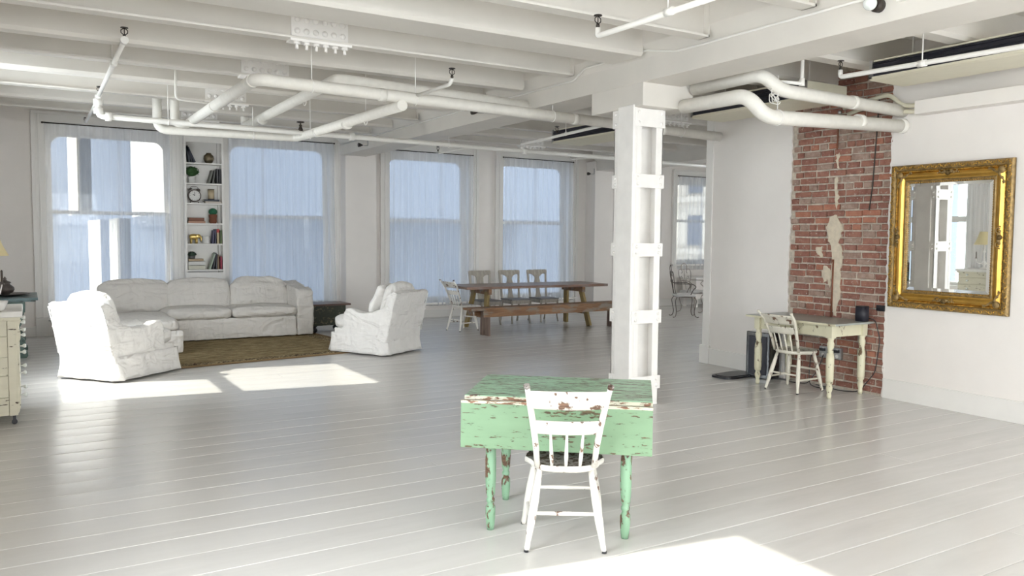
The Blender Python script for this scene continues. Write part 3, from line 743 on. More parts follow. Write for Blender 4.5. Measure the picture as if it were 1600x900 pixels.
book(2.31, SHZ[5] + .001, .07, .27, .19, (.62, .60, .50), 'thick pale green-cream book, lowest of the flat stack on the sixth shelf', flat=True)
book(2.31, SHZ[5] + .072, .07, .27, .19, (.66, .65, .62), 'thick white book in the middle of the flat stack on the sixth shelf', flat=True)
book(2.315, SHZ[5] + .143, .04, .24, .17, (.45, .33, .2), 'tan book on top of the flat stack on the sixth shelf', flat=True)
o = plant(2.385, SHZ[5] + .184, 'small succulent in a grey bowl on the flat books', .055, .05, M['greypot'], .07, .075, M['leaf2'], 120, .7)
book(2.64, SHZ[5] + .001, .03, .29, .17, (.40, .47, .38), 'pale green book leaning right on the sixth shelf', .32)
book(2.70, SHZ[5] + .001, .03, .29, .16, (.03, .03, .04), 'tall black book leaning right on the sixth shelf', .15)
book(2.752, SHZ[5] + .001, .028, .26, .15, (.07, .07, .08), 'charcoal book leaning slightly on the sixth shelf', .05)
book(2.784, SHZ[5] + .001, .03, .25, .15, (.25, .15, .08), 'brown book standing on the sixth shelf beside the red one')
book(2.828, SHZ[5] + .001, .034, .22, .15, (.30, .02, .05), 'crimson book standing rightmost on the sixth shelf')

# ------------------------------------------------------------------ curtains
def curtain(label, axis, pos, u0, u1, z0, z1, folds, depth=.035, seed=1, flare=0, group='sheer curtains'):
    r2 = random.Random(seed); ph = [r2.uniform(0, 6.28) for _ in range(6)]; nu = max(40, int((u1 - u0) * 70))
    def fn(u, v):
        z = z1 + (z0 - z1) * v; k = .45 + .55 * min(1, v * 2.2)
        uu = u0 + (u1 - u0) * u + (flare * (u - .5) * v * v)
        x = u * folds * 6.283
        d = depth * k * (math.sin(x + ph[0] + .8 * math.sin(u * 9 + ph[1]) + v * .5 * math.sin(u * 14 + ph[2])) * .6 + .4 * math.sin(x * .37 + ph[3] + v * .8) + .22 * math.sin(x * 2.1 + ph[4]))
        uu += .012 * math.sin(x * .5 + ph[5]) * v
        return (uu, pos + d, z) if axis == 'Y' else (pos + d, uu, z)
    m = MB(); m.grid(fn, nu, 14)
    # header tape
    o = m.build('sheer_curtain', M['sheer'], None, label, fix=False); o['category'] = 'curtain'; o['group'] = group; return o
def rod(label, a, b):
    t = thing('curtain_rod', label, 'curtain rod', a); L = Vector(b) - Vector(a)
    MB().tube([(0, 0, 0), L], .009, 8).build('rod', M['dark_metal'], t)
    for p in (Vector((0, 0, 0)), L): m = MB(); m.ball(p, .016, 6); m.build('finial', M['dark_metal'], t)
YC = YW - .075
names = ['first window from the left, beside the blue table', 'second window, right of the bookshelf', 'third window, behind the right armchair', 'fourth window, behind the long table', 'small far-right window above the iron chairs']
lab = [['left panel of sheer curtain on the first window, nearest the corner', 'right panel of sheer curtain on the first window, nearest the bookshelf'],
       ['left panel of sheer curtain on the second window, just right of the bookshelf', 'right panel of sheer curtain on the second window, beside the pilaster'],
       ['left panel of sheer curtain on the third window, behind the right armchair', 'right panel of sheer curtain on the third window, behind the white chair'],
       ['left panel of sheer curtain on the fourth window, behind the table', 'right panel of sheer curtain on the fourth window, towards the column'],
       ['left panel of short sheer curtain on the far-right window', 'right panel of short sheer curtain on the far-right window']]
for i, (a, b, z0, z1) in enumerate(WINS):
    zt = z1 - .03; zb = .24 if i < 4 else .86
    mid = (a + b) / 2 + (.12, -.35, .2, -.1, .05)[i]
    curtain(lab[i][0], 'Y', YC, a + .01, mid + .03, zb, zt, int((mid - a) * 8), .03, 3 + i, .05)
    curtain(lab[i][1], 'Y', YC - .012, mid - .03, b + (.02 if i else -.04), zb, zt - .01, int((b - mid) * 9), .03, 13 + i, .12)
    rod('thin dark curtain rod over the ' + names[i], (a - .02, YC, z1 - .02), (b + .02, YC, z1 - .03))
# left wall (seen in the mirror): sheers drawn back beside the sunlit openings
curtain('sheer curtain on the left wall window, drawn towards the dresser', 'X', XL + .042, 8.12, 8.92, .25, 3.2, 9, .02, 31)
curtain('sheer curtain on the left wall window, drawn towards the corner', 'X', XL + .07, 10.50, 11.0, .25, 3.2, 7, .04, 32)

# ------------------------------------------------------------------ street outside
def street():
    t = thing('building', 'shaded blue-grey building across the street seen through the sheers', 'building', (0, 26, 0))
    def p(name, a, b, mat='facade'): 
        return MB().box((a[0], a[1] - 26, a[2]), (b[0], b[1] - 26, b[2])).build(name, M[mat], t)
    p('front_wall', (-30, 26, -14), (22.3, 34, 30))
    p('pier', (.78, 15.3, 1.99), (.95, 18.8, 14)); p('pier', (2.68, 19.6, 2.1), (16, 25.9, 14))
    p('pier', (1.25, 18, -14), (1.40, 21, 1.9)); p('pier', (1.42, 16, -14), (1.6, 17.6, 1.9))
    p('sunlight_skin', (2.63, 19.6, 2.1), (2.68, 25.9, 14), 'stone'); p('sunlight_skin', (.74, 15.3, 1.99), (.78, 18.8, 14), 'stone'); p('sunlight_skin', (1.21, 18, -14), (1.25, 21, 1.9), 'stone'); p('sunlight_skin', (1.38, 16, -14), (1.42, 17.6, 1.9), 'stone')  # paler skins on the sun-facing pier sides, sunlight put into their colour
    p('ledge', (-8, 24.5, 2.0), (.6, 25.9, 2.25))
    t2 = thing('building', 'sunlit cream stone building seen through the far-right window', 'building', (22.6, 20, 0))
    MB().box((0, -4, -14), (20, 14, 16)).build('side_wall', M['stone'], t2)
    for z in (-.6, 1.35, 3.4):
        for y in (.9, 3.1):
            MB().box((-.06, y, z), (.02, y + .75, z + 1.15)).build('window', M['stonewin'], t2)
        MB().box((-.25, -4, z - .35), (0, 8, z - .15)).build('string_course', M['stone'], t2)
    o = MB().box((-60, 15.2, -14.3), (60, 60, -14)).build('street', M['asphalt']); o['kind'] = 'structure'
street()

# ------------------------------------------------------------------ pipes and ceiling services
def bend(pts, r, k=6):
    """polyline with rounded corners"""
    pts = [Vector(p) for p in pts]; out = [pts[0]]
    for i in range(1, len(pts) - 1):
        a, b, c = pts[i - 1], pts[i], pts[i + 1]; d1 = (a - b); d2 = (c - b); rr = min(r, d1.length * .45, d2.length * .45)
        p, q = b + d1.normalized() * rr, b + d2.normalized() * rr
        for j in range(k + 1): t = j / k; out.append(p * (1 - t) ** 2 + b * 2 * t * (1 - t) + q * t * t)
    out.append(pts[-1]); return out
def pipe(name, label, pts, r, mat='pipe', br=.08, joints=(), hang=(), cat='pipe', jr=1.25):
    t = thing(name, label, cat, (0, 0, 0))
    MB().tube(bend(pts, br), r, 14).build('run', M[mat], t)
    for (p, d) in joints:
        d = Vector(d).normalized(); p = Vector(p)
        MB().tube([p - d * .035, p + d * .035], r * jr, 14).build('coupling', M[mat], t)
    for (p, top) in hang:
        p = Vector(p); m = MB(); m.tube([(p.x, p.y, p.z + r), (p.x, p.y, top)], .005, 6)
        m.tube([(p.x, p.y + (r + .004) * math.cos(a), p.z + (r + .004) * math.sin(a)) for a in [i * math.pi / 6 for i in range(12)]], .005, 6, closed=True)
        m.build('hanger', M['iron_white'], t)
    return t
pipe('insulated_pipe', 'thick white pipe along the ceiling from the elbow to the column capital', [(1.79, 10.9, 3.04), (1.79, 7.45, 3.035), (7.55, 7.45, 2.925)], .058, 'lag', .10,
     [((1.79, 7.56, 3.035), (0, 1, 0)), ((1.79, 9.3, 3.035), (0, 1, 0)), ((3.0, 7.45, 3.01), (1, 0, 0)), ((5.3, 7.45, 2.965), (1, 0, 0)), ((6.6, 7.45, 2.94), (1, 0, 0))], [((2.3, 7.45, 3.02), ZC), ((3.35, 7.45, 3.0), ZC), ((5.0, 7.45, 2.97), 3.1), ((6.9, 7.45, 2.94), ZC)], jr=1.08)
pipe('insulated_pipe', 'white pipe dropping from the ceiling above the bookshelf into the leftmost diagonal', [(1.62, 10.9, ZC), (1.62, 10.9, 3.02), (1.79, 10.9, 3.03)], .055, 'lag', .07)
pipe('insulated_pipe', 'second thick diagonal pipe rising behind the long ceiling main', [(2.70, 11.9, ZC), (2.70, 11.9, 3.17), (2.70, 7.9, 3.20), (6.2, 7.9, 3.10)], .06, 'lag', .11, [((2.70, 8.1, 3.15), (0, 1, 0)), ((2.7, 10.9, 3.15), (0, 1, 0))], [((2.7, 9.0, 3.15), ZC)], jr=1.08)
pipe('insulated_pipe', 'lower thick pipe looping under the left windows and back to the main', [(1.43, 11.0, ZC), (1.43, 11.0, 2.94), (3.19, 11.0, 2.96), (3.19, 7.40, 2.92)], .055, 'lag', .12, [((3.19, 10.1, 2.94), (0, 1, 0)), ((3.19, 9.0, 2.915), (0, 1, 0))], [((3.19, 10.4, 2.945), ZC), ((3.19, 8.4, 2.9), ZC), ((2.6, 11.0, 2.955), ZC)], jr=1.08)
pipe('sprinkler_pipe', 'long slim sprinkler main crossing the room in front of the windows', [(.745, 10.6, 3.24), (.745, 10.6, 3.0), (8.3, 10.6, 2.945), (13.0, 10.6, 2.90)], .034, 'pipe', .06,
     [((.745, 10.6, 3.16), (0, 0, 1)), ((.745, 10.6, 3.06), (0, 0, 1)), ((.85, 10.6, 3.0), (1, 0, 0)), ((3.82, 10.6, 2.98), (1, 0, 0)), ((6.6, 10.6, 2.955), (1, 0, 0))], [((1.5, 10.6, 2.99), ZC), ((5.3, 10.6, 2.965), ZC), ((8.9, 10.6, 2.94), ZC)], jr=1.5)
pipe('sprinkler_pipe', 'slim sprinkler branch rising left towards the ceiling', [(.745, 10.6, 3.22), (.745, 7.6, 3.27)], .022, 'pipe', .04, [((.745, 10.5, 3.22), (0, 1, 0)), ((.745, 8.6, 3.25), (0, 1, 0)), ((.745, 7.62, 3.27), (0, 1, 0))], [((.745, 8.75, 3.25), ZC)], jr=1.45)
pipe('sprinkler_pipe', 'short sprinkler branch in front of the first window', [(.745, 10.6, 3.19), (.745, 12.9, 3.2)], .02, 'pipe', .04)
pipe('sprinkler_pipe', 'sprinkler arm hanging before the middle of the room near the ceiling main', [(3.35, 7.45, 3.03), (3.40, 6.78, 3.05), (3.40, 6.74, 3.10)], .018, 'pipe', .03)
pipe('sprinkler_pipe', 'sprinkler arm at the top of the photo above the column', [(3.58, 4.76, 3.16), (3.58, 4.76, 3.10), (3.6, 3.2, 3.10)], .020, 'pipe', .03, [((3.58, 4.0, 3.10), (0, 1, 0))], [((3.585, 4.02, 3.10), ZC)], jr=1.35)
pipe('sprinkler_pipe', 'sprinkler pipe running below the right air conditioner', [(6.12, 4.62, 3.12), (6.12, 4.62, 3.06), (6.22, 3.0, 3.05), (6.3, 1.8, 3.05)], .020, 'pipe', .03, [((6.17, 3.9, 3.055), (0, 1, 0))], [((6.17, 3.9, 3.055), 3.35)], jr=1.35)
pipe('sprinkler_pipe', 'thin sprinkler branch crossing below the beams left of the column', [(6.55, 10.6, 2.95), (6.55, 10.6, 3.04), (6.3, 10.2, 3.0), (6.0, 7.6, 3.0)], .02, 'pipe', .05, [((6.55, 10.6, 3.0), (0, 0, 1)), ((6.25, 9.6, 3.0), (.1, 1, 0))], [((6.12, 8.8, 3.0), ZC)], jr=1.6)
pipe('sprinkler_pipe', 'thin sprinkler arm by the third window', [(5.77, 10.6, 2.98), (5.87, 12.1, 3.0), (5.87, 12.14, 3.04)], .013, 'pipe', .03)
pipe('sprinkler_pipe', 'thin sprinkler arm by the fourth window', [(8.25, 10.6, 2.96), (8.24, 11.65, 3.0), (8.24, 11.68, 3.04)], .013, 'pipe', .03)
pipe('conduit', 'thin white conduit dropping from a beam near the first splice', [(1.42, 9.45, ZC), (1.42, 9.45, 3.1), (1.95, 9.45, 3.08)], .014, 'pipe', .05)
pipe('conduit', 'thin white conduit running along the top of the main girder', [(XG0 - .012, YW - .4, 3.275), (XG0 - .012, 9, 3.28), (XG0 - .014, 6.95, 3.27), (XG0 - .06, 6.7, 3.348), (XG0 - .06, 5.75, 3.348), (XG0 - .012, 5.4, 3.28), (XG0 - .012, 1.0, 3.275)], .009, 'pipe', .05)
# two lagged pipes through the right wall above the bricks
pipe('insulated_pipe', 'lower lagged pipe with an S-bend ending in the wall above the bricks', [(7.60, 4.98, 2.787), (5.60, 4.98, 2.715), (5.45, 5.06, 2.90), (5.43, 5.84, 2.90)], .066, 'lag', .13, [((7.57, 4.98, 2.787), (1, 0, 0)), ((6.9, 4.98, 2.775), (1, 0, 0))], [((5.75, 4.98, 2.72), 3.09)], jr=1.1)
pipe('insulated_pipe', 'upper lagged pipe with an S-bend ending in the wall above the bricks', [(7.60, 4.98, 2.935), (5.78, 4.98, 2.965), (5.62, 5.05, 3.10), (5.56, 5.84, 3.08)], .060, 'lag', .13, [((6.8, 4.98, 2.95), (1, 0, 0))], jr=1.1)
pipe('conduit', 'thin white pipe dropping from the girder to the lagged pipes', [(5.80, 5.0, 3.045), (6.05, 4.97, 3.05), (6.05, 4.97, ZC)], .017, 'pipe', .04, [((6.05, 4.97, 3.06), (0, 0, 1))], jr=1.5)
m = MB(); r2 = random.Random(5)
pts = [(5.72 + r2.uniform(-.05, .06), 4.99 + r2.uniform(-.05, .05), 2.85 + r2.uniform(-.02, .13)) for _ in range(16)]
m.tube(bend(pts, .03, 3), .0045, 5); o = m.build('cable_bundle', M['pipe'], None, 'knotted white cable hanging between the lagged pipes'); o['category'] = 'cable'
pipe('refrigerant_pipe', 'upper curved cream pipe from the brick chimney to the wall trunking', [(7.56, 5.65, 3.05), (7.54, 5.1, 3.12), (7.52, 4.95, 2.98), (7.53, 4.76, 2.96)], .022, 'cream', .08)
pipe('refrigerant_pipe', 'lower curved cream pipe from the brick chimney to the wall trunking', [(7.57, 5.6, 2.98), (7.55, 5.22, 3.06), (7.53, 5.02, 2.93), (7.53, 4.76, 2.905)], .022, 'cream', .08)
m = MB(); m.box((7.45, 1.0, 2.87), (7.608, 4.77, 3.0)); o = m.build('wall_trunking', M['wall'], None, 'white boxed trunking along the wall above the mirror', bevel=.004); o['category'] = 'trunking'
# sprinkler heads
def head(p, label, up=1, sc=1.0):
    t = thing('fire_sprinkler', label, 'sprinkler', p, 0, 'sprinkler heads under the ceiling')
    m = MB(); s = up * sc
    m.lathe([(.014 * sc, 0), (.014 * sc, .02 * sc), (.009 * sc, .03 * sc)], 8, Matrix.Diagonal((1, 1, up, 1)))
    m.tube([(-.006 * sc, 0, .028 * s), (-.026 * sc, 0, .045 * s), (-.026 * sc, 0, .065 * s), (0, 0, .085 * s)], .004 * sc, 6); m.tube([(.006 * sc, 0, .028 * s), (.026 * sc, 0, .045 * s), (.026 * sc, 0, .065 * s), (0, 0, .085 * s)], .004 * sc, 6)
    m.tube([(0, 0, .03 * s), (0, 0, .085 * s)], .004 * sc, 6)
    m.build('frame', M['dark_metal'], t); m = MB(); m.lathe([(.032 * sc, .085 * s), (.03 * sc, .09 * s)] if up > 0 else [(.032 * sc, .09 * s), (.03 * sc, .085 * s)], 12); m.build('deflector', M['dark_metal'], t)
head((.745, 7.6, 3.285), 'sprinkler head on the rising left branch, near the first splice')
head((.745, 10.4, 3.23), 'sprinkler head above the elbow of the long sprinkler main', 1, .9)
head((.745, 12.9, 3.19), 'sprinkler head in front of the first window', 1, .8)
head((3.40, 6.74, 3.10), 'sprinkler head over the middle of the room, above the thick main')
head((3.58, 4.76, 3.16), 'sprinkler head nearest the top of the photo, left of the column')
head((6.12, 4.62, 3.12), 'sprinkler head above the brick wall, right of the column', 1, .9)
head((5.87, 12.14, 3.03), 'sprinkler head beside the third window')
head((8.24, 11.68, 3.03), 'sprinkler head beside the fourth window')
head((6.08, 8.95, 3.02), 'sprinkler head between the girder and the column, on the thin branch')
def valve():
    t = thing('valve', 'black valve standing on the sprinkler main before the second window', 'valve', (3.12, 10.6, 3.03))
    MB().lathe([(.035, -.03), (.03, 0), (.015, .03), (.022, .045), (.01, .06), (.01, .09)], 12).build('body', M['dark_metal'], t)
    MB().tube([(.045 * math.cos(a), .045 * math.sin(a), .09) for a in [i * math.pi / 6 for i in range(12)]], .007, 6, closed=True).build('wheel', M['dark_metal'], t)
valve()
def spot(p, label, rz, tilt=0):
    t = thing('spotlight', label, 'lamp', p, rz)
    m = MB(); m.tube([(0, 0, .0), (0, 0, .12)], .008, 6); m.tube([(0, 0, 0), (-.12, 0, -.005)], .006, 6); m.build('arm', M['chrome'], t)
    MB().lathe([(.035, 0), (.03, .035), (.012, .07), (.008, .08)], 12, Matrix.Translation((-.17, 0, 0)) @ Matrix.Rotation(R_(90), 4, 'Y')).build('head', M['dark_metal'], t)
spot((4.935, 12.9, 3.14), 'small dark spotlight on an arm at the far end of the girder', 0)
spot((4.935, 8.9, 3.18), 'small dark spotlight on the side of the girder above the pipes', 0)
spot((10.715, 14.3, 3.02), 'small black spotlight on the right pilaster', 0)
def bulb(p, label):
    t = thing('bare_bulb', label, 'lamp', p)
    MB().lathe([(.045, 0), (.045, .05), (.03, .06)], 14, Matrix.Rotation(R_(-90), 4, 'Y')).build('socket', M['dark_metal'], t)
    m = MB(); m.ball((-.105, 0, 0), .045, 12); g = m.build('bulb', M['glassknob'], t)
bulb((XG0 + .0, 3.44, 3.21), 'bare clear bulb in a socket on the girder at the top edge')
MB().box((XG0 - .03, 2.98, 3.20), (XG0, 3.3, 3.24)).build('wall_box', M['pipe'], None, 'flat white switch box on the girder right of the bare bulb')['category'] = 'switch box'

def aircon(label, y0, y1, x0=6.7, x1=7.4, z0=3.05, z1=3.24):
    t = thing('air_conditioner', label, 'air conditioner', (x0, y0, z0), 0); L, W, H = y1 - y0, x1 - x0, z1 - z0
    mm = Matrix(((1, 0, 0, 0), (0, 0, 1, 0), (0, 1, 0, 0), (0, 0, 0, 1)))
    m = MB(); m.prism([(0, .0), (.03, -.01), (W * .75, -.012), (W, .05), (W, H), (.02, H), (.02, H - .015), (.08, H - .015), (.08, .02), (0, .02)], 0, L, mm); m.build('housing', M['cream'], t)
    m = MB(); m.box((.02, .03, .022), (.075, L - .03, H - .02)); m.build('grille', M['grille'], t)
    for i in range(3): MB().box((.0, .04, .05 + i * .04), (.025, L - .04, .054 + i * .04)).build('louvre', M['grille'], t)
    for y in (.0, L - .03): MB().box((.0, y, .0), (.08, y + .03, H)).build('end_cap', M['chrome'], t)
    for y in (.2, L - .2):
        m = MB(); m.tube([(.35, y, H), (.35, y, ZC - z0)], .008, 6); m.build('hanging_rod', M['iron_white'], t)
aircon('ceiling air conditioner hanging at the right edge, above the mirror', 3.15, 4.75, z0=3.12, z1=3.29)
aircon('ceiling air conditioner with black grille between column and bricks', 5.5, 7.08)
aircon('farthest ceiling air conditioner, seen behind the column', 8.4, 10.0, z0=3.03, z1=3.22)

# ------------------------------------------------------------------ mirror
def mirror():
    y0, y1, z0, z1 = 3.87, 5.06, .958, 2.388; W, H = y1 - y0, z1 - z0
    t = thing('mirror', 'large ornate gold-framed mirror hanging on the right wall', 'mirror', (XB - .001, y0, z0)); t.rotation_euler = (0, R_(-.45), 0)
    # local frame: x = depth towards the room is -x
    mm = lambda: Matrix(((0, 0, -1, 0), (1, 0, 0, 0), (0, 1, 0, 0), (0, 0, 0, 1)))   # (u,v,d) -> (-d,u,v)
    prof = [(0, 0), (.0, .035), (.012, .05), (.035, .052), (.052, .046), (.060, .034), (.072, .030), (.088, .040), (.104, .046), (.120, .042), (.140, .028), (.150, .026), (.160, .032), (.168, .030), (.180, .018), (.186, .008)]
    def ring(pr, mat, name):
        m = MB(); vs = []; fs = []
        for s, d in pr:
            for u, v in ((s, s), (W - s, s), (W - s, H - s), (s, H - s)): vs.append((-d, u, v))
        for i in range(len(pr) - 1):
            for j in range(4): fs.append((i * 4 + j, i * 4 + (j + 1) % 4, (i + 1) * 4 + (j + 1) % 4, (i + 1) * 4 + j))
        m.add(vs, fs, False); return m.build(name, mat, t)
    ring(prof[:6], M['golddark'], 'outer_moulding'); ring(prof[5:12], M['goldsmooth'], 'cove_moulding'); ring(prof[11:], M['golddark'], 'inner_moulding')
    # running leaf relief and bead rows
    def row(name, s, d, step, fn, mat):
        m = MB()
        for (a, b) in (((s, s), (W - s, s)), ((W - s, s), (W - s, H - s)), ((W - s, H - s), (s, H - s)), ((s, H - s), (s, s))):
            a, b = Vector(a), Vector(b); n = int((b - a).length / step); dr = (b - a).normalized()
            for i in range(n):
                p = a + (b - a) * ((i + .5) / n); fn(m, p, dr, d, i)
        return m.build(name, mat, t, fix=False)
    def bead(m, p, dr, d, i): m.ball((-d, p.x, p.y), .006, 5)
    def scroll(m, p, dr, d, i):
        nrm = Vector((-dr.y, dr.x)); s = 1 if i % 2 else -1; pts = []
        for k in range(9):
            a = k / 8 * 4.6; r = .021 * (1 - k / 11); q = p + dr * (r * math.cos(a)) + nrm * (s * r * math.sin(a)); pts.append((-d, q.x, q.y))
        m.tube(pts, [.0055 - .0003 * k for k in range(9)], 5); q = p + dr * .02; m.ball((-d, q.x, q.y), .008, 5)
    def rope(m, p, dr, d, i): m.ball((-d, p.x, p.y), .0075, 5, (1, 1.2 if dr.x else .8, .8 if dr.x else 1.2))
    row('leaf_relief', .028, .053, .045, scroll, M['gold'])['kind'] = 'stuff'
    row('rope_bead', .066, .036, .016, rope, M['gold'])['kind'] = 'stuff'
    row('inner_bead', .176, .024, .022, bead, M['goldsmooth'])['kind'] = 'stuff'
    def cartouche(u, v, horiz):
        m = MB()
        for s in (-1, 1):
            for k, (du, dv, r) in enumerate(((0, 0, .026), (.03, .008, .018), (.055, 0, .014), (.08, .006, .010), (.10, 0, .008))):
                a, b = (s * du, dv) if horiz else (dv, s * du)
                m.ball((-.05, u + a, v + b), r, 6, (.8, 1, 1))
            pts = []
            for k in range(12):
                a_ = k / 11 * 5.2; r = .030 * (1 - k / 14); x_, y_ = .06 + r * math.cos(a_), .012 + r * math.sin(a_)
                pts.append((-.048, u + (s * x_ if horiz else y_), v + (y_ if horiz else s * x_)))
            m.tube(pts, .005, 5)
        m.build('cartouche', M['golddark'], t, fix=False)
    cartouche(W / 2, .095, True); cartouche(W / 2, H - .095, True); cartouche(.095, H / 2, False); cartouche(W - .095, H / 2, False)
    for (u, v) in ((.1, .1), (W - .1, .1), (W - .1, H - .1), (.1, H - .1)):
        m = MB(); su = 1 if u < W / 2 else -1; sv = 1 if v < H / 2 else -1
        m.ball((-.046, u, v), .034, 8, (.6, 1, 1))
        for ax in (0, 1):
            pts = []
            for k in range(14):
                q = k / 13; L = q * .16; wv = .018 * math.sin(q * 7)
                pts.append((-.046 + .01 * q, u + su * (L if ax == 0 else wv), v + sv * (wv if ax == 0 else L)))
            m.tube(pts, [.014 * (1 - q / 15) for q in range(14)], 6)
            for k in (3, 6, 9): m.ball(pts[k], .015, 5, (.6, 1, 1))
        m.build('corner_ornament', M['golddark'], t, fix=False)
    s = .186
    m = MB(); b = .03
    vs = [(-.010, s, s), (-.010, W - s, s), (-.010, W - s, H - s), (-.010, s, H - s), (-.013, s + b, s + b), (-.013, W - s - b, s + b), (-.013, W - s - b, H - s - b), (-.013, s + b, H - s - b)]
    m.add(vs, [(4, 5, 6, 7), (0, 1, 5, 4), (1, 2, 6, 5), (2, 3, 7, 6), (3, 0, 4, 7)]); m.build('glass', M['mirror'], t)
    MB().box((-.008, .0, .0), (-.001, W, H)).build('backing', M['golddark'], t)
mirror()

# ------------------------------------------------------------------ small windsor style chair
def interp(pts, z):
    for a, b in zip(pts, pts[1:]):
        if a[0] <= z <= b[0]: t = (z - a[0]) / (b[0] - a[0]); return a[1] + (b[1] - a[1]) * t
    return pts[-1][1]
def turned(p, q, prof, n=12):
    """turned rod from p to q with (t, radius) profile"""
    p, q = Vector(p), Vector(q); m = MB()
    m.tube([p + (q - p) * t for t, r in prof], [r for t, r in prof], n); return m
def windsor(name, label, cat, loc, rz, mat, seatmat, nsp=3, H=.90, sh=.445, spm=None, group=None, wt=.207, wide=1.0):
    t = thing(name, label, cat, loc, rz, group)
    # seat: D-shaped saddle, thicker pale rim at the back
    pts = []
    for i in range(28):
        a = 2 * math.pi * i / 28; c, s = math.cos(a), math.sin(a)
        ex = .75; x = .205 * wide * math.copysign(abs(c) ** ex, c); y = .19 * math.copysign(abs(s) ** ex, s) + .02
        if y > 0: x *= 1.06
        if y < 0: x *= .92
        pts.append((x, y))
    m = MB(); n = len(pts); rings = [(.90, sh - .038), (1.0, sh - .026), (1.0, sh - .008), (.97, sh)]
    vs = [(x * k, (y - .02) * k + .02, z) for k, z in rings for x, y in pts]
    fs = [(i * n + j, i * n + (j + 1) % n, (i + 1) * n + (j + 1) % n, (i + 1) * n + j) for i in range(3) for j in range(n)]
    m.add(vs, fs, True); m.f.append(tuple(range(n))[::-1]); m.sm.append(False); seat = m.build('seat', mat, t)
    m = MB(); rr = [(.97, sh), (.85, sh - .004), (.55, sh - .012), (.15, sh - .012)]
    vs = [(x * k, (y - .02) * k + .02, z + .0006) for k, z in rr for x, y in pts]
    fs = [(i * n + j, i * n + (j + 1) % n, (i + 1) * n + (j + 1) % n, (i + 1) * n + j) for i in range(3) for j in range(n)]
    m.add(vs, fs, True); m.f.append(tuple(3 * n + j for j in range(n))); m.sm.append(True); m.build('seat_top', seatmat, t, 'seat surface worn to dark wood' if seatmat is M['seatdark'] else None)
    lp = [(0, .0125), (.05, .015), (.12, .0145), (.35, .0215), (.6, .0225), (.85, .018), (1, .015)]
    for (fx, fy, tx, ty) in ((-.203, -.205, -.135, -.10), (.203, -.205, .135, -.10), (-.223, .205, -.155, .13), (.223, .205, .155, .13)):
        lg = turned((fx * wide, fy, 0), (tx * wide, ty, sh - .03), lp).build('leg', mat, t)
        MB().tube([Vector((fx * wide, fy, .0)), Vector((fx * wide, fy, .012))], [.0135, .0138], 10).build('foot_tip', M['black'], lg)
    def at(f, q, z): return Vector(f).lerp(Vector(q), z / (sh - .03))
    RL, RR = [at((s * .203 * wide, -.205, 0), (s * .135 * wide, -.10, sh - .03), .19) for s in (-1, 1)]
    FL, FR = [at((s * .223 * wide, .205, 0), (s * .155 * wide, .13, sh - .03), .23) for s in (-1, 1)]
    SL1, SL2 = at((-.203 * wide, -.205, 0), (-.135 * wide, -.10, sh - .03), .14), at((-.223 * wide, .205, 0), (-.155 * wide, .13, sh - .03), .14)
    rp = [(0, .007), (.08, .0095), (.5, .012), (.92, .0095), (1, .007)]
    turned(RL, RR, rp).build('stretcher', mat, t); turned(FL, FR, rp).build('stretcher', mat, t)
    turned(SL1, SL2, rp).build('stretcher', mat, t); turned(Vector((-SL1.x, SL1.y, SL1.z)), Vector((-SL2.x, SL2.y, SL2.z)), rp).build('stretcher', mat, t)
    # back posts: flat front, leaning back and splaying, rabbit-ear tips
    path = [(sh - .01, .150, -.130), (sh + .10, .158, -.165), (sh + .22, .172, -.215), (sh + .34, .190, -.275), (H, wt, -.355)]
    for s in (-1, 1):
        m = MB(); cx = [Vector((s * x * wide, y, z)) for z, x, y in path]; m.tube(cx, [.0155, .0165, .0175, .0165, .013], 10)
        m.build('back_post', mat, t)
        MB().tube([cx[-1] + Vector((0, .002, -.006)), cx[-1] + Vector((s * .003, -.004, .012))], [.0155, .0165], 8).build('post_tip', M['seatdark'] if mat is not M['creamchair'] else mat, t)
    def back(z):
        x = interp([(a, b) for a, b, c in path], z); y = interp([(a, c) for a, b, c in path], z); return x * wide, y
    def slat(z0, z1, name, curve=.035, arch=0):
        def fn(u, v, off):
            zz = z0 + (z1 - z0) * v; zz += arch * (1 - (2 * u - 1) ** 2) * (v - .0)
            x, y = back(min(zz, H)); k = 2 * u - 1
            return (x * k, y - curve * (1 - k * k) + off, zz)
        m = MB(); m.grid(lambda u, v: fn(u, v, -.007), 16, 4); m.grid(lambda u, v: fn(u, v, .007), 16, 4)
        b = m; N = 17
        a0 = 0; a1 = 17 * 5
        for i in range(16):
            m.f.append((i, i + 1, a1 + i + 1, a1 + i)); m.sm.append(False)
            q = 4 * N; m.f.append((q + i, q + i + 1, a1 + q + i + 1, a1 + q + i)); m.sm.append(False)
        for j in range(4):
            for e in (0, 16): m.f.append((j * N + e, (j + 1) * N + e, a1 + (j + 1) * N + e, a1 + j * N + e)); m.sm.append(False)
        return m.build(name, mat, t)
    slat(H - .125, H - .022, 'crest_rail', .035, .004)
    slat(sh + .185, sh + .262, 'back_slat', .032)
    for i in range(nsp):
        k = (i - (nsp - 1) / 2) / ((nsp + 1) / 2) * 1.0
        x0 = .15 * k * wide; x1, y1 = back(sh + .19); kk = k
        y_top = y1 - .032 * (1 - kk * kk)
        turned((x0 * .98, -.145 - .015 * (1 - k * k), sh - .006), (x1 * kk, y_top, sh + .195), [(0, .007), (.3, .011), (.55, .009), (1, .006)], 8).build('spindle', spm or mat, t)
    return t
windsor('side_chair', 'chipped white windsor side chair pulled up to the green table, back to the camera', 'chair', (2.475, 3.53, 0), -.567, M['whitechair'], M['seatdark'], 3)
windsor('side_chair', 'cream painted side chair tucked at the cream desk by the bricks', 'chair', (7.118, 5.837, 0), -1.508, M['creamchair'], M['creamchair'], 4, H=.86)
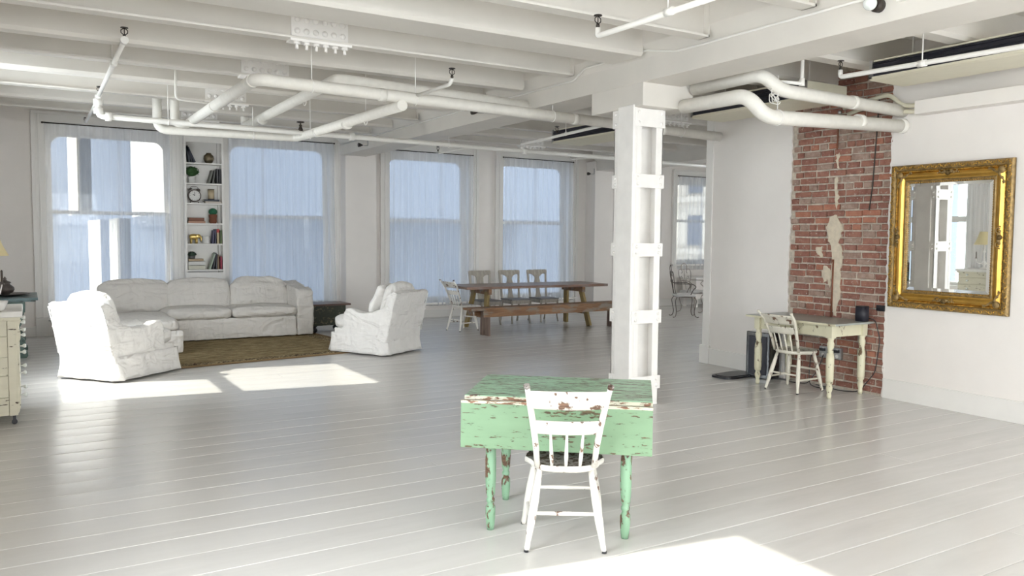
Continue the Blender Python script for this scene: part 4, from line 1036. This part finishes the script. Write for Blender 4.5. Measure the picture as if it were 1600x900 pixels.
windsor('side_chair', 'small white windsor chair at the left end of the long wooden table', 'chair', (6.45, 12.36, 0), -1.325, M['whitechair'], M['whitechair'], 4, H=.88, wide=.85)

# ------------------------------------------------------------------ green drop-leaf table
def turned_leg(prof, mat, t, x, y, n=16, sqtop=None, label=None):
    m = MB(); m.lathe(prof, n, Matrix.Translation((x, y, 0)))
    if sqtop: s, z0, z1 = sqtop; m.box((x - s, y - s, z0), (x + s, y + s, z1))
    return m.build('leg', mat, t, label)
def green_table():
    t = thing('drop_leaf_table', 'pale green drop-leaf table with flaking paint and turned legs', 'table', (2.645, 3.80, 0), -.70)
    L, W, H = .51, .33, .775
    ft = MB()
    # top board with rounded rule joint edge
    m = MB(); m.box((-L, -W, H - .022), (L, W, H)); m.build('tabletop', M['greentop'], t, bevel=.004)
    m = MB(); m.box((-L - .001, -W - .010, H - .024), (L + .001, -W - .001, H - .004)); m.build('worn_edge', M['rawedge'], t, 'chipped cream and brown front edge of the top', bevel=.003)
    m = MB(); m.box((-L, -W - .028, H - .045), (L, -W + .004, H - .027)); m.build('hinge_gap', M['gap'], t)
    # hanging front leaf
    lv = Matrix.Translation((0, -W - .034, H - .026)) @ Matrix.Rotation(R_(-3.0), 4, 'X')
    m = MB(); m.box((-L - .012, -.011, -.255), (L + .002, .011, 0), lv); m.build('drop_leaf', M['green'], t, bevel=.004)
    m = MB(); m.box((-L - .012, -.0125, -.012), (L + .002, .0135, .004), lv); m.build('leaf_edge', M['rawedge'], t, bevel=.002)
    m = MB(); m.box((-L, W + .006, H - .28), (L, W + .028, H - .02)); m.build('drop_leaf', M['green'], t, bevel=.004)
    for x in (-.33, .33): MB().box((x - .03, -W - .03, H - .028), (x + .03, -W + .01, H - .0235)).build('hinge', M['dark_metal'], t)
    m = MB(); a, b = .355, .245
    m.box((-a, -b - .01, H - .15), (a, -b + .012, H - .024)); m.box((-a, b - .012, H - .15), (a, b + .01, H - .024)); m.box((-a - .01, -b, H - .15), (-a + .012, b, H - .024)); m.box((a - .012, -b, H - .15), (a + .01, b, H - .024))
    m.build('apron', M['greenleg'], t)
    pr = [(.019, 0), (.024, .03), (.0285, .09), (.028, .13), (.016, .152), (.024, .160), (.024, .176), (.017, .184), (.026, .21), (.031, .30), (.031, .40), (.026, .505), (.017, .522), (.030, .532), (.030, .550), (.018, .56), (.031, .575), (.034, .60), (.031, .62), (.020, .632)]
    pr = [(r * 1.0, z) for r, z in pr]
    for (x, y) in ((-.375, -.262), (.375, -.262), (-.375, .262), (.375, .262)): turned_leg(pr, M['greenleg'], t, x, y, 18, (.032, .62, H - .024))
green_table()

# ------------------------------------------------------------------ cream desk against the bricks
def desk():
    t = thing('desk', 'old cream painted desk with turned legs against the brick wall', 'desk', (7.305, 5.80, 0), 0)
    H = .785; L = .59; W = .285
    m = MB(); m.box((-.345, -L, H - .022), (W, L, H)); m.build('desktop', M['desktop'], t, 'worn grey-green desk top', bevel=.005)
    m = MB(); m.box((-.348, -L - .002, H - .0235), (-.343, L + .002, H - .003)); m.build('edge_band', M['creamwood'], t)
    a, b = .255, .475
    m = MB(); m.box((-a - .01, -b, H - .15), (-a + .01, b, H - .022)); m.box((a - .01, -b, H - .15), (a + .01, b, H - .022)); m.box((-a, -b - .01, H - .15), (a, -b + .01, H - .022)); m.box((-a, b - .01, H - .15), (a, b + .01, H - .022))
    m.build('apron', M['creamwood'], t)
    d = MB().box((-a - .022, -.05, H - .135), (-a - .008, .40, H - .035)).build('drawer', M['creamwood'], t, bevel=.003); m = MB(); m.ball((-a - .035, .17, H - .085), .013, 8); m.build('knob', M['creamwood'], d)
    pr = [(.018, 0), (.024, .03), (.020, .06), (.028, .08), (.033, .11), (.022, .145), (.030, .155), (.036, .165), (.036, .17)]
    pr2 = [(.034, .46), (.026, .475), (.031, .485), (.026, .50), (.034, .54), (.036, .57), (.026, .60), (.033, .612), (.033, .625), (.026, .632)]
    for (x, y) in ((-a, -b), (a, -b), (-a, b), (a, b)):
        m = MB(); T = Matrix.Translation((x, y, 0)); m.lathe(pr, 14, T); m.lathe([(.035, .165), (.040, .20), (.042, .40), (.035, .47)], 8, T); m.lathe(pr2, 14, T); m.box((x - .036, y - .036, .628), (x + .036, y + .036, H - .022)); m.build('leg', M['creamwood'], t)
desk()
def small_speaker():
    t = thing('speaker', 'small black speaker standing on the desk against the bricks', 'speaker', (7.48, 5.28, .786))
    pts = [(.058 * math.copysign(abs(math.cos(a)) ** .6, math.cos(a)), .058 * math.copysign(abs(math.sin(a)) ** .6, math.sin(a))) for a in [2 * math.pi * i / 28 for i in range(28)]]
    m = MB(); m.prism(pts, .006, .150, smooth=True); m.build('grille', M['grille'], t)
    m = MB(); m.prism([(x * .98, y * .98) for x, y in pts], .150, .162, smooth=True); m.build('top_cap', M['black'], t); m = MB(); m.prism([(x * .9, y * .9) for x, y in pts], 0, .006); m.build('foot', M['black'], t)
small_speaker()
def cable(label, pts, r=.005, mat='black'):
    m = MB(); m.tube(bend(pts, .06, 4), r, 7); o = m.build('cable', M[mat], None, label); o['category'] = 'cable'; return o
cable('black cable from the small speaker hanging behind the desk to the floor', [(7.54, 5.25, .82), (7.592, 5.2, .80), (7.594, 5.14, .6), (7.592, 5.18, .25), (7.56, 5.34, .02), (7.5, 5.5, .006), (7.55, 5.8, .006), (7.58, 5.9, .006)])
cable('black cable hanging from the outlet box behind the desk chair', [(7.56, 5.80, .36), (7.55, 5.85, .2), (7.50, 5.95, .01), (7.45, 6.15, .006), (7.52, 6.3, .006), (7.40, 6.45, .006), (7.36, 6.6, .008)])
cable('black cable looping from the outlet box to the floor', [(7.57, 5.88, .40), (7.54, 5.95, .34), (7.54, 5.97, .1), (7.5, 5.92, .008), (7.42, 5.75, .006), (7.54, 5.66, .006)])
def outlet():
    t = thing('outlet_box', 'grey metal outlet box low on the brick wall under the desk', 'outlet', (XB + .004, 5.59, .325))
    MB().box((-.035, 0, 0), (0, .28, .125)).build('box', M['chrome'], t, bevel=.004)
    for i in range(3):
        for j in range(2): MB().lathe([(.02, 0), (.019, .004)], 12, Matrix.Translation((-.036, .05 + i * .09, .034 + j * .057)) @ Matrix.Rotation(R_(-90), 4, 'Y')).build('socket', M['pot'], t)
    MB().box((-.065, .20, .075), (-.036, .26, .105)).build('plug', M['black'], t); MB().box((-.065, .02, .075), (-.036, .08, .105)).build('plug', M['black'], t)
outlet()
MB().box((-.02, -.045, -.03), (.0, .045, .03)).build('wall_plug', M['black'], None, 'small black adapter plugged into the bricks beside the mirror', loc=(XB + .0, 5.15, .93))['category'] = 'adapter'
def sub():
    t = thing('subwoofer', 'tall glossy black subwoofer on the floor behind the cream desk', 'speaker', (7.41, 6.53, 0), .15)
    MB().box((-.10, -.16, .0), (.11, .16, .55)).build('case', plain('gloss_black', (.012, .012, .016), .08, coat=1), t, bevel=.012)
    MB().box((-.106, -.12, .05), (-.1, .12, .5)).build('grille', M['grille'], t)
sub()
def mat_():
    m = MB(); pts = [(-.30 * math.copysign(abs(math.cos(a)) ** .5, math.cos(a)), .16 * math.copysign(abs(math.sin(a)) ** .5, math.sin(a))) for a in [2 * math.pi * i / 32 for i in range(32)]]
    m.prism(pts, .002, .022); m.prism([(x * .86, y * .8) for x, y in pts], .022, .03); o = m.build('floor_pad', M['black'], None, 'flat black plastic chair mat lying folded beside the subwoofer', loc=(7.20, 6.76, 0), rot=(0, 0, .1)); o['category'] = 'mat'
mat_()

# ------------------------------------------------------------------ long farm table, bench and chairs
def farm_table():
    t = thing('trestle_table', 'long weathered wooden trestle table by the fourth window', 'table', (7.80, 12.34, 0), -.04)
    L = 1.45; W = .45; H = .775
    y = -W
    for i, wd in enumerate((.23, .22, .23, .215)):
        e = rnd.uniform(-.012, .012)
        MB().box((-L + e, y + .0015, H - .045), (L + e * .5, y + wd - .0015, H + rnd.uniform(-.001, .001))).build('plank', M['oldtop'], t, bevel=.004); y += wd + .001
    for s in (-1, 1):
        x0 = s * .99; 
        for sy in (-1, 1): m = MB(); m.bar((x0 + s * .08, sy * .40, -.0), (x0 - s * .02, sy * .24, H - .045), .115, .045, (0, 1, 0)); m.build('leg', M['ochre'], t)
        MB().box((x0 - s * .02 - .03, -.36, H - .145), (x0 - s * .02 + .03, .36, H - .045)).build('cross_rail', M['oldwood'], t)
        MB().box((x0 + s * .045 - .025, -.34, .22), (x0 + s * .045 + .025, .34, .30)).build('foot_rail', M['oldwood'], t)
farm_table()
def bench():
    t = thing('bench', 'long low wooden bench in front of the trestle table', 'bench', (7.83, 11.58, 0), .03)
    MB().box((-1.72, -.15, .425), (1.6, .15, .465)).build('seat', M['oldwood'], t, bevel=.005)
    MB().box((-1.50, -.155, .315), (1.5, -.13, .425)).build('side_rail', M['oldwood'], t, bevel=.003)
    MB().box((-1.50, .13, .315), (1.5, .155, .425)).build('side_rail', M['oldwood'], t, bevel=.003)
    for x in (-1.40, 1.32):
        mm = Matrix(((0, 0, 1, x), (1, 0, 0, 0), (0, 1, 0, 0), (0, 0, 0, 1)))
        MB().prism([(-.13, 0), (-.04, 0), (0, .12), (.04, 0), (.13, 0), (.12, .425), (-.12, .425)], 0, .045, mm).build('end_board', M['darkend'], t)
bench()
def vase_chair(label, loc, rz, splat='vase'):
    t = thing('dining_chair', label, 'chair', loc, rz, 'grey chairs behind the long table')
    mt = M['greychair']; H = .985
    # local: faces -Y ; back at +Y
    m = MB(); m.box((-.215, -.22, .435), (.215, .20, .46)); m.build('seat', M['greyseat'], t, bevel=.008)
    m = MB(); m.box((-.20, -.205, .37), (.20, .185, .435)); m.build('seat_rail', mt, t)
    for s in (-1, 1):
        MB().tube([(s * .19, -.19, .43), (s * .195, -.195, .3), (s * .19, -.185, .12), (s * .20, -.21, .0)], [.022, .018, .015, .016], 10).build('leg', mt, t)
        MB().tube([(s * .185, .18, .43), (s * .185, .19, .2), (s * .19, .25, 0)], [.02, .018, .017], 10).build('leg', mt, t)
        m = MB(); m.bar((s * .185, .18, .40), (s * .215, .26, H - .02), .036, .022, (1, 0, 0)); m.build('back_post', mt, t)
    mm = Matrix.Translation((0, .18, .43)) @ Matrix.Rotation(R_(-8.5), 4, 'X') @ Matrix(((1, 0, 0, 0), (0, 0, -1, 0), (0, 1, 0, 0), (0, 0, 0, 1)))
    h = H - .43
    top = [(-.235, h), (-.22, h + .012), (.22, h + .012), (.235, h), (.235, h - .06), (.20, h - .075), (.15, h - .072), (.10, h - .09), (.055, h - .13), (-.055, h - .13), (-.10, h - .09), (-.15, h - .072), (-.20, h - .075), (-.235, h - .06)]
    MB().prism(top, -.012, .012, mm).build('crest_rail', mt, t, bevel=.003)
    if splat == 'vase': pp = [(.055, h - .12), (.05, h - .17), (.07, h - .22), (.062, h - .29), (.04, h - .36), (.045, .1), (.07, .03), (.07, 0)]
    else: pp = [(.07, h - .12), (.07, .05), (.07, 0)]
    MB().prism(pp + [(-x, y) for x, y in pp[::-1]], -.008, .008, mm).build('splat', mt, t)
    MB().bar((-.18, .18, .44), (.18, .18, .44), .04, .02).build('back_rail', mt, t)
    for s in (-1, 1): MB().bar((s * .19, -.19, .16), (s * .185, .2, .16), .022, .014).build('stretcher', mt, t)
vase_chair('grey dining chair with straight splat behind the left end of the long table', (7.27, 12.98, 0), 0, 'flat')
vase_chair('middle grey chair with vase-shaped splat behind the long table', (7.94, 13.02, 0), 0)
vase_chair('rightmost grey chair with vase-shaped splat behind the long table', (8.58, 13.02, 0), .03)

# ------------------------------------------------------------------ slipcovered seating
def remeshed(o, vox=.022, smooth=6, disp=.02, size=.16, seed=0):
    a = o.modifiers.new('r', 'REMESH'); a.mode = 'VOXEL'; a.voxel_size = vox; a.use_smooth_shade = True
    b = o.modifiers.new('s', 'SMOOTH'); b.factor = .5; b.iterations = smooth
    if disp:
        for k, (st, sz) in enumerate(((disp, size), (disp * .45, size * .35))):
            tx = bpy.data.textures.new('folds', 'CLOUDS'); tx.noise_scale = sz; tx.noise_depth = 2
            e = bpy.data.objects.new('fold_space', None); 
            d = o.modifiers.new('d%d' % k, 'DISPLACE'); d.texture = tx; d.strength = st; d.mid_level = .5; d.texture_coords = 'LOCAL'
    return o
def boxes(name, parts, mat, parent, label=None, **k):
    m = MB()
    for p in parts:
        if p[0] == 'b': m.box(p[1], p[2], p[3] if len(p) > 3 else None)
        elif p[0] == 'p': m.prism(p[1], p[2], p[3], p[4])
    return remeshed(m.build(name, mat, parent, label), **k)
YZ = Matrix(((0, 0, 1, 0), (1, 0, 0, 0), (0, 1, 0, 0), (0, 0, 0, 1)))   # (y,z,x)->(x,y,z)
def armchair(label, loc, rz, mat, seed):
    """local: faces +Y, base centre at origin; width .84, depth 1.0"""
    t = thing('armchair', label, 'armchair', loc, rz)
    w = .40; 
    back = [(-.50, .13), (-.575, .50), (-.68, .86), (-.61, .895), (-.50, .82), (-.42, .5), (-.34, .3), (-.3, .13)]
    arm = [(-.50, .13), (-.62, .60), (-.60, .70), (-.48, .67), (-.30, .60), (-.12, .575), (.01, .60), (.10, .635), (.18, .62), (.235, .55), (.235, .3), (.235, .13)]
    parts = [('p', back, -w + .02, w - .02, YZ), ('p', arm, -w, -w + .15, YZ), ('p', arm, w - .15, w, YZ), ('b', (-w + .02, -.45, .13), (w - .02, .40, .34))]
    boxes('body', parts, mat, t, vox=.02, smooth=9, disp=.034, size=.2)
    # skirt with corner pleats
    def skirt():
        m = MB(); P = [(-w, -.5), (w, -.5), (w, .43), (-w, .43)]; N = 34; r2 = random.Random(seed); ph = r2.uniform(0, 6)
        loop = []
        for i in range(4):
            a, b = Vector(P[i]), Vector(P[(i + 1) % 4]); d = (b - a).normalized(); nn = Vector((d.y, -d.x))
            for j in range(N):
                u = j / N; p = a.lerp(b, u); e = min(u, 1 - u)
                fl = .035 + .045 * math.exp(-e * 14) + .010 * math.sin(u * 17 + ph + i) + (-.055 if e < .012 else 0)
                loop.append((p, nn, fl))
        k = len(loop); vs = []
        for q in range(7):
            v = q / 6
            for p, nn, fl in loop: c = p + nn * (.008 + fl * v ** 1.2); vs.append((c.x, c.y, .285 - v * .262))
        fs = [(q * k + i, q * k + (i + 1) % k, (q + 1) * k + (i + 1) % k, (q + 1) * k + i) for q in range(6) for i in range(k)]
        m.add(vs, fs, True); o = m.build('skirt', mat, t, fix=True); s = o.modifiers.new('t', 'SOLIDIFY'); s.thickness = .008
        return o
    skirt()
    m = MB(); m.add(*softbox((0, .08, .415), (.56, .84, .18), .06, 14, .035, .010, 5, seed), smooth=True); m.build('seat_cushion', mat, t)
    if True:
        Tm = Matrix.Translation((0, -.41, .725)) @ Matrix.Rotation(R_(18), 4, 'X')
        m = MB(); vs, fs = softbox((0, 0, 0), (.54, .17, .48), .07, 14, .05, .014, 5, seed + 1); m.add([tuple(Tm @ Vector(p)) for p in vs], fs, True); m.build('back_cushion', mat, t)
    for sx in (-.33, .33):
        for sy in (-.42, .36): MB().lathe([(.025, 0), (.03, .02), (.022, .05), (.03, .13)], 10, Matrix.Translation((sx, sy, 0))).build('foot', M['black'], t)
    for sx, pts in ((w, 0), (-w, 0)):
        m = MB(); m.tube([(sx * .975, -.545, .30), (sx * .965, -.60, .6), (sx * .95, -.665, .83)], .007, 6); m.build('piping', mat, t)
armchair('sunlit white slipcovered armchair at left, its back to the camera', (.93, 10.33, 0), -.871, M['slip'], 3)
armchair('white slipcovered armchair at the right end of the rug, beside the dark chest', (4.19, 10.74, 0), .54, M['slip'], 8)
def pillow(label, loc, rot, sz, mat):
    m = MB(); vs, fs = softbox((0, 0, 0), sz, .04, 14, .045, .018, 6, int(loc[0] * 10)); m.add(vs, fs, True)
    o = m.build('throw_pillow', mat, None, label, loc=loc, rot=rot); o['category'] = 'pillow'; return o
pillow('plump white pillow leaning in the right armchair', (4.30, 10.56, .735), (R_(24), .05, .54), (.48, .12, .42), M['slip'])
def sofa():
    t = thing('sofa', 'long L-shaped off-white slipcovered sofa in front of the left windows', 'sofa', (0, 0, 0))
    c = M['slip2']; yF, yB = 12.80, 13.78; x0, x1 = .84, 3.96
    parts = [('b', (x0, yF, .02), (x1 - .27, yB, .34)), ('b', (x0 + .05, yB - .24, .1), (x1 - .1, yB, .80)), ('b', (x0, 11.55, .02), (1.78, yF + .1, .33))]
    boxes('body', parts, c, t, vox=.025, smooth=8, disp=.03, size=.22)
    armp = [(yF - .01, .02), (yF - .02, .5), (yF + .04, .73), (yF + .12, .775), (yF + .35, .77), (yB, .86), (yB + .01, .02)]
    boxes('arm', [('p', armp, x1 - .27, x1, YZ)], c, t, vox=.022, smooth=9, disp=.035, size=.12)
    for (a, b, h, s) in ((1.72, 2.68, .17, 1), (2.69, 3.70, .16, 2)):
        m = MB(); m.add(*softbox(((a + b) / 2, yF + .36, .415), (b - a - .01, .76, h), .07, 16, .03, .012, 4, s), smooth=True); m.build('seat_cushion', c, t)
    m = MB(); m.add(*softbox((1.27, 12.28, .40), (.92, 1.40, .16), .06, 16, .03, .012, 4, 5), smooth=True); m.build('seat_cushion', c, t)
    def bc(a, b, z, h, lean, s, amp, puff=.05, mat=c, r=.07):
        Tm = Matrix.Translation(((a + b) / 2, yB - .33, z)) @ Matrix.Rotation(R_(lean), 4, 'X')
        vs, fs = softbox((0, 0, 0), (b - a, .20, h), r, 18, puff, amp, 5, s); m = MB(); m.add([tuple(Tm @ Vector(p)) for p in vs], fs, True); m.build('back_cushion', mat, t)
    bc(.90, 1.86, .65, .50, -9, 3, .012, r=.10); bc(1.86, 2.74, .65, .50, -9, 4, .010, r=.05); bc(2.80, 3.68, .64, .49, -12, 7, .045, .06, r=.09)
sofa()
def rug():
    m = MB(); m.grid(lambda u, v: ((u - .5) * 3.44, (v - .5) * 2.7, .008 + .002 * math.sin(u * 9) * math.sin(v * 7)), 24, 18)
    o = m.build('rug', M['rug'], None, 'faded brown and olive patterned rug between sofa and armchairs', fix=False); o['category'] = 'rug'
    s = o.modifiers.new('t', 'SOLIDIFY'); s.thickness = .007; s.offset = -1
    a = .13; u = Vector((math.cos(a), math.sin(a))); v = Vector((-u.y, u.x)); c = Vector((4.35, 10.72)) - u * 1.72 + v * 1.35
    o.location = (c.x, c.y, .002); o.rotation_euler = (0, 0, a)
rug()
def chest():
    t = thing('chest', 'dark green distressed wooden chest between the sofa and right armchair', 'chest', (3.99, 13.02, 0), .02)
    MB().box((.02, .02, .13), (.60, .44, .455)).build('box', M['chest'], t, bevel=.004)
    MB().box((-.01, -.015, .455), (.68, .47, .485)).build('lid', M['chesttop'], t, bevel=.005)
    MB().box((.01, .01, .125), (.61, .45, .16)).build('base_moulding', M['chest'], t, bevel=.005)
    for x in (.07, .55):
        for y in (.07, .39): MB().lathe([(.02, 0), (.045, .03), (.05, .06), (.025, .09), (.045, .11), (.05, .13)], 14, Matrix.Translation((x, y, 0))).build('bun_foot', M['black'], t)
chest()

# ------------------------------------------------------------------ left corner: dresser, lamp, blue table
def dresser():
    t = thing('dresser', 'cream distressed dresser with glass knobs at the left edge', 'dresser', (-.555, 7.96, 0))
    D, L, H = .47, .80, .925
    m = MB(); m.box((0, .022, .085), (D - .02, L, H)); m.build('carcass', M['dresser'], t)
    # side made of boards and stiles facing the camera
    z = .09
    for h in (.155, .185, .16, .175, .16): MB().box((.0, .006, z), (D - .085, .024, z + h - .006)).build('side_board', M['dresser'], t, bevel=.002); z += h
    MB().box((D - .082, -.004, .085), (D - .022, .024, H)).build('stile', M['dresser'], t, bevel=.003)
    MB().box((-.02, -.03, H), (D + .03, L + .03, H + .05)).build('top', M['marble'], t, bevel=.008)
    MB().box((-.01, -.016, H - .03), (D + .012, L + .016, H)).build('top_moulding', M['dresser'], t, bevel=.006)
    # drawer fronts with bowed profile, knobs
    z = .13; hs = (.20, .19, .17, .13, .09)
    for i, h in enumerate(hs):
        d = MB().box((D - .022, .05, z), (D - .002, L - .03, z + h - .012)).build('drawer', M['dresser'], t, bevel=.005)
        for y in (.16, L - .2):
            MB().lathe([(.006, 0), (.007, .018), (.017, .03), (.02, .042), (.012, .052)], 12, Matrix.Translation((D - .002, y, z + h / 2)) @ Matrix.Rotation(R_(90), 4, 'Y')).build('knob', M['glassknob'], d)
        z += h
    mm = Matrix(((1, 0, 0, 0), (0, 0, 1, 0), (0, 1, 0, 0), (0, 0, 0, 1)))
    br = [(D - .025, .09), (D - .008, .12), (D - .005, .3), (D - .015, .5), (D + .0, .60), (D + .005, .66), (D - .008, .69), (D + .012, .74), (D + .014, .80), (D - .004, .83), (D + .014, .88), (D + .02, .9), (D - .025, .9)]
    MB().prism(br, .0, .03, mm).build('bracket', M['dresser'], t)
    for x in (.06, D - .05):
        for y in (.06, L - .06):
            m = MB(); m.lathe([(.022, -.012), (.022, .012)], 14, Matrix.Translation((x, y, .022)) @ Matrix.Rotation(R_(90), 4, 'X')); m.box((x - .012, y - .018, .02), (x + .012, y + .018, .086)); m.build('caster', M['black'], t)
dresser()
def lamp():
    t = thing('candelabra_lamp', 'white candelabra table lamp with a yellow shade on the dresser', 'lamp', (-.33, 8.40, .976))
    Z = .26
    MB().lathe([(.08, 0), (.075, .015), (.03, .03), (.022, .06), (.04, .09), (.035, .13), (.015, .16), (.012, .30), (.02, .33), (.01, .36), (.008, .52)], 16).build('stem', M['iron_white'], t)
    for k in range(3):
        a = k * 2.094 + .6; ca, sa = math.cos(a), math.sin(a)
        MB().tube([(0, 0, .14), (.06 * ca, .06 * sa, .10), (.13 * ca, .13 * sa, .12), (.15 * ca, .15 * sa, .20)], .006, 8).build('arm', M['iron_white'], t)
        MB().lathe([(.02, 0), (.022, .01), (.01, .012), (.009, .12), (.003, .13)], 10, Matrix.Translation((.15 * ca, .15 * sa, .20))).build('candle', M['pewter'], t)
    m = MB(); m.lathe([(.185, .46), (.14, .55), (.09, .70), (.087, .705), (.134, .55), (.18, .46)], 24, None, False); m.build('lamp_shade', M['shade'], t, 'pale yellow bell-shaped shade')
lamp()
o = MB().lathe([(.02, 0), (.035, .01), (.05, .05), (.062, .085), (.055, .08), (.03, .02)], 9).build('ceramic_dish', M['pot'], None, 'small white ruffled dish on the dresser at the left edge', loc=(-.215, 8.05, .976)); o['category'] = 'dish'
def blue_table():
    t = thing('console_table', 'blue-grey painted table in the corner left of the first window', 'table', (-.24, 12.55, 0))
    MB().box((-.36, -.55, .765), (.335, .55, .80)).build('tabletop', M['teal'], t, bevel=.004)
    MB().box((-.36, -.56, .75), (.31, .52, .767)).build('edge_moulding', M['teal'], t, bevel=.004)
    MB().box((-.30, -.42, .60), (.19, .42, .752)).build('apron', M['tealgreen'], t, bevel=.01)
    mm = Matrix(((1, 0, 0, 0), (0, 0, 1, 0), (0, 1, 0, 0), (0, 0, 0, 1)))
    for y in (-.36, .32):
        pr = [(-.25, 0), (.19, 0), (.21, .03), (.20, .09), (.16, .12), (.19, .16), (.18, .24), (.12, .30), (.10, .36), (.15, .45), (.18, .60), (-.22, .60), (-.18, .45), (-.14, .3), (-.2, .15), (-.25, .06)]
        MB().prism(pr, y, y + .05, mm).build('leg', M['tealgreen'], t, bevel=.008)
    MB().box((-.05, -.33, .10), (.03, .34, .18)).build('stretcher', M['tealgreen'], t)
blue_table()
o = MB().lathe([(.0, 0), (.12, .004), (.20, .012), (.24, .026), (.245, .03), (.20, .018), (.02, .012)], 28).build('tray', M['pewter'], None, 'dark pewter plate under the urn on the blue table', loc=(-.23, 12.5, .801)); o['category'] = 'tray'
def urn():
    t = thing('urn', 'dark pewter lidded urn on the plate, at the left edge', 'urn', (-.27, 12.5, .816))
    MB().lathe([(.045, 0), (.05, .01), (.09, .03), (.108, .07), (.10, .10), (.06, .135), (.055, .15), (.07, .155)], 20).build('bowl', M['pewter'], t)
    MB().lathe([(.072, .153), (.06, .17), (.025, .185), (.015, .2), (.02, .21), (.006, .235), (.002, .24)], 16).build('lid', M['pewter'], t)
urn()

# ------------------------------------------------------------------ wrought iron chairs by the far-right window
def iron_chair(label, loc, rz, mat):
    t = thing('iron_chair', label, 'chair', loc, rz)
    # local: faces -Y, back at +Y
    def tb(name, pts, r=.009, n=6, closed=False, sm=.05): m = MB(); m.tube(pts if closed else bend(pts, sm, 5), r, n, closed=closed); return m.build(name, mat, t)
    n = 20; tb('seat_ring', [(.24 * math.cos(a), .22 * math.sin(a), .43) for a in [2 * math.pi * i / n for i in range(n)]], .008, closed=True)
    m = MB(); m.add(*softbox((0, 0, .455), (.46, .42, .06), .03, 8, .015, .004, 6, 1), smooth=True); m.build('seat_pad', M['pad'], t)
    for sx in (-1, 1):
        for sy in (-1, 1): tb('leg', [(sx * .17, sy * .17, .43), (sx * .23, sy * .22, .36), (sx * .17, sy * .18, .12), (sx * .19, sy * .20, .03), (sx * .235, sy * .245, .008), (sx * .25, sy * .26, .028)], .009)
    yb = .20
    for s in (-1, 1):
        tb('back_post', [(s * .15, yb - .02, .43), (s * .12, yb + .02, .60), (s * .20, yb + .05, .80), (s * .19, yb + .07, .93), (s * .10, yb + .08, .95), (s * .06, yb + .07, .88), (s * .09, yb + .07, .85)], .0085)
        tb('scroll', [(s * .02, yb + .03, .60), (s * .06, yb + .06, .74), (s * .12, yb + .06, .80), (s * .13, yb + .06, .74), (s * .10, yb + .06, .72)], .006)
        tb('arm', [(s * .17, yb + .03, .70), (s * .27, .05, .70), (s * .30, -.12, .70), (s * .28, -.20, .64), (s * .24, -.14, .58), (s * .22, -.08, .44)], .0085)
    tb('crest', [(-.08, yb + .08, .92), (-.10, yb + .09, 1.02), (0, yb + .09, 1.09), (.10, yb + .09, 1.02), (.08, yb + .08, .92)], .0085, sm=.07)
    tb('centre_stem', [(0, yb, .45), (0, yb + .05, .7), (0, yb + .09, .95)], .007)
iron_chair('dark wrought-iron scroll chair with white pad, nearest the column', (11.62, 12.35, 0), 1.0, M['wire'])
iron_chair('paler wrought-iron scroll chair standing behind the dark one under the window', (12.55, 13.05, 0), .1, M['wire2'])
iron_chair('wrought-iron chair with white pad partly hidden by the wall end', (12.72, 12.55, 0), -1.7, M['wire2'])
def side_table():
    t = thing('console_table', 'low white console standing under the far-right window', 'table', (14.2, 14.1, 0))
    MB().box((-.8, -.25, .66), (.8, .3, .70)).build('tabletop', M['trim'], t, bevel=.004); MB().box((-.75, -.2, .2), (.75, .28, .66)).build('body', M['wall'], t)
    for x in (-.7, .7):
        for y in (-.16, .22): MB().box((x - .03, y - .03, 0), (x + .03, y + .03, .2)).build('leg', M['wall'], t)
side_table()
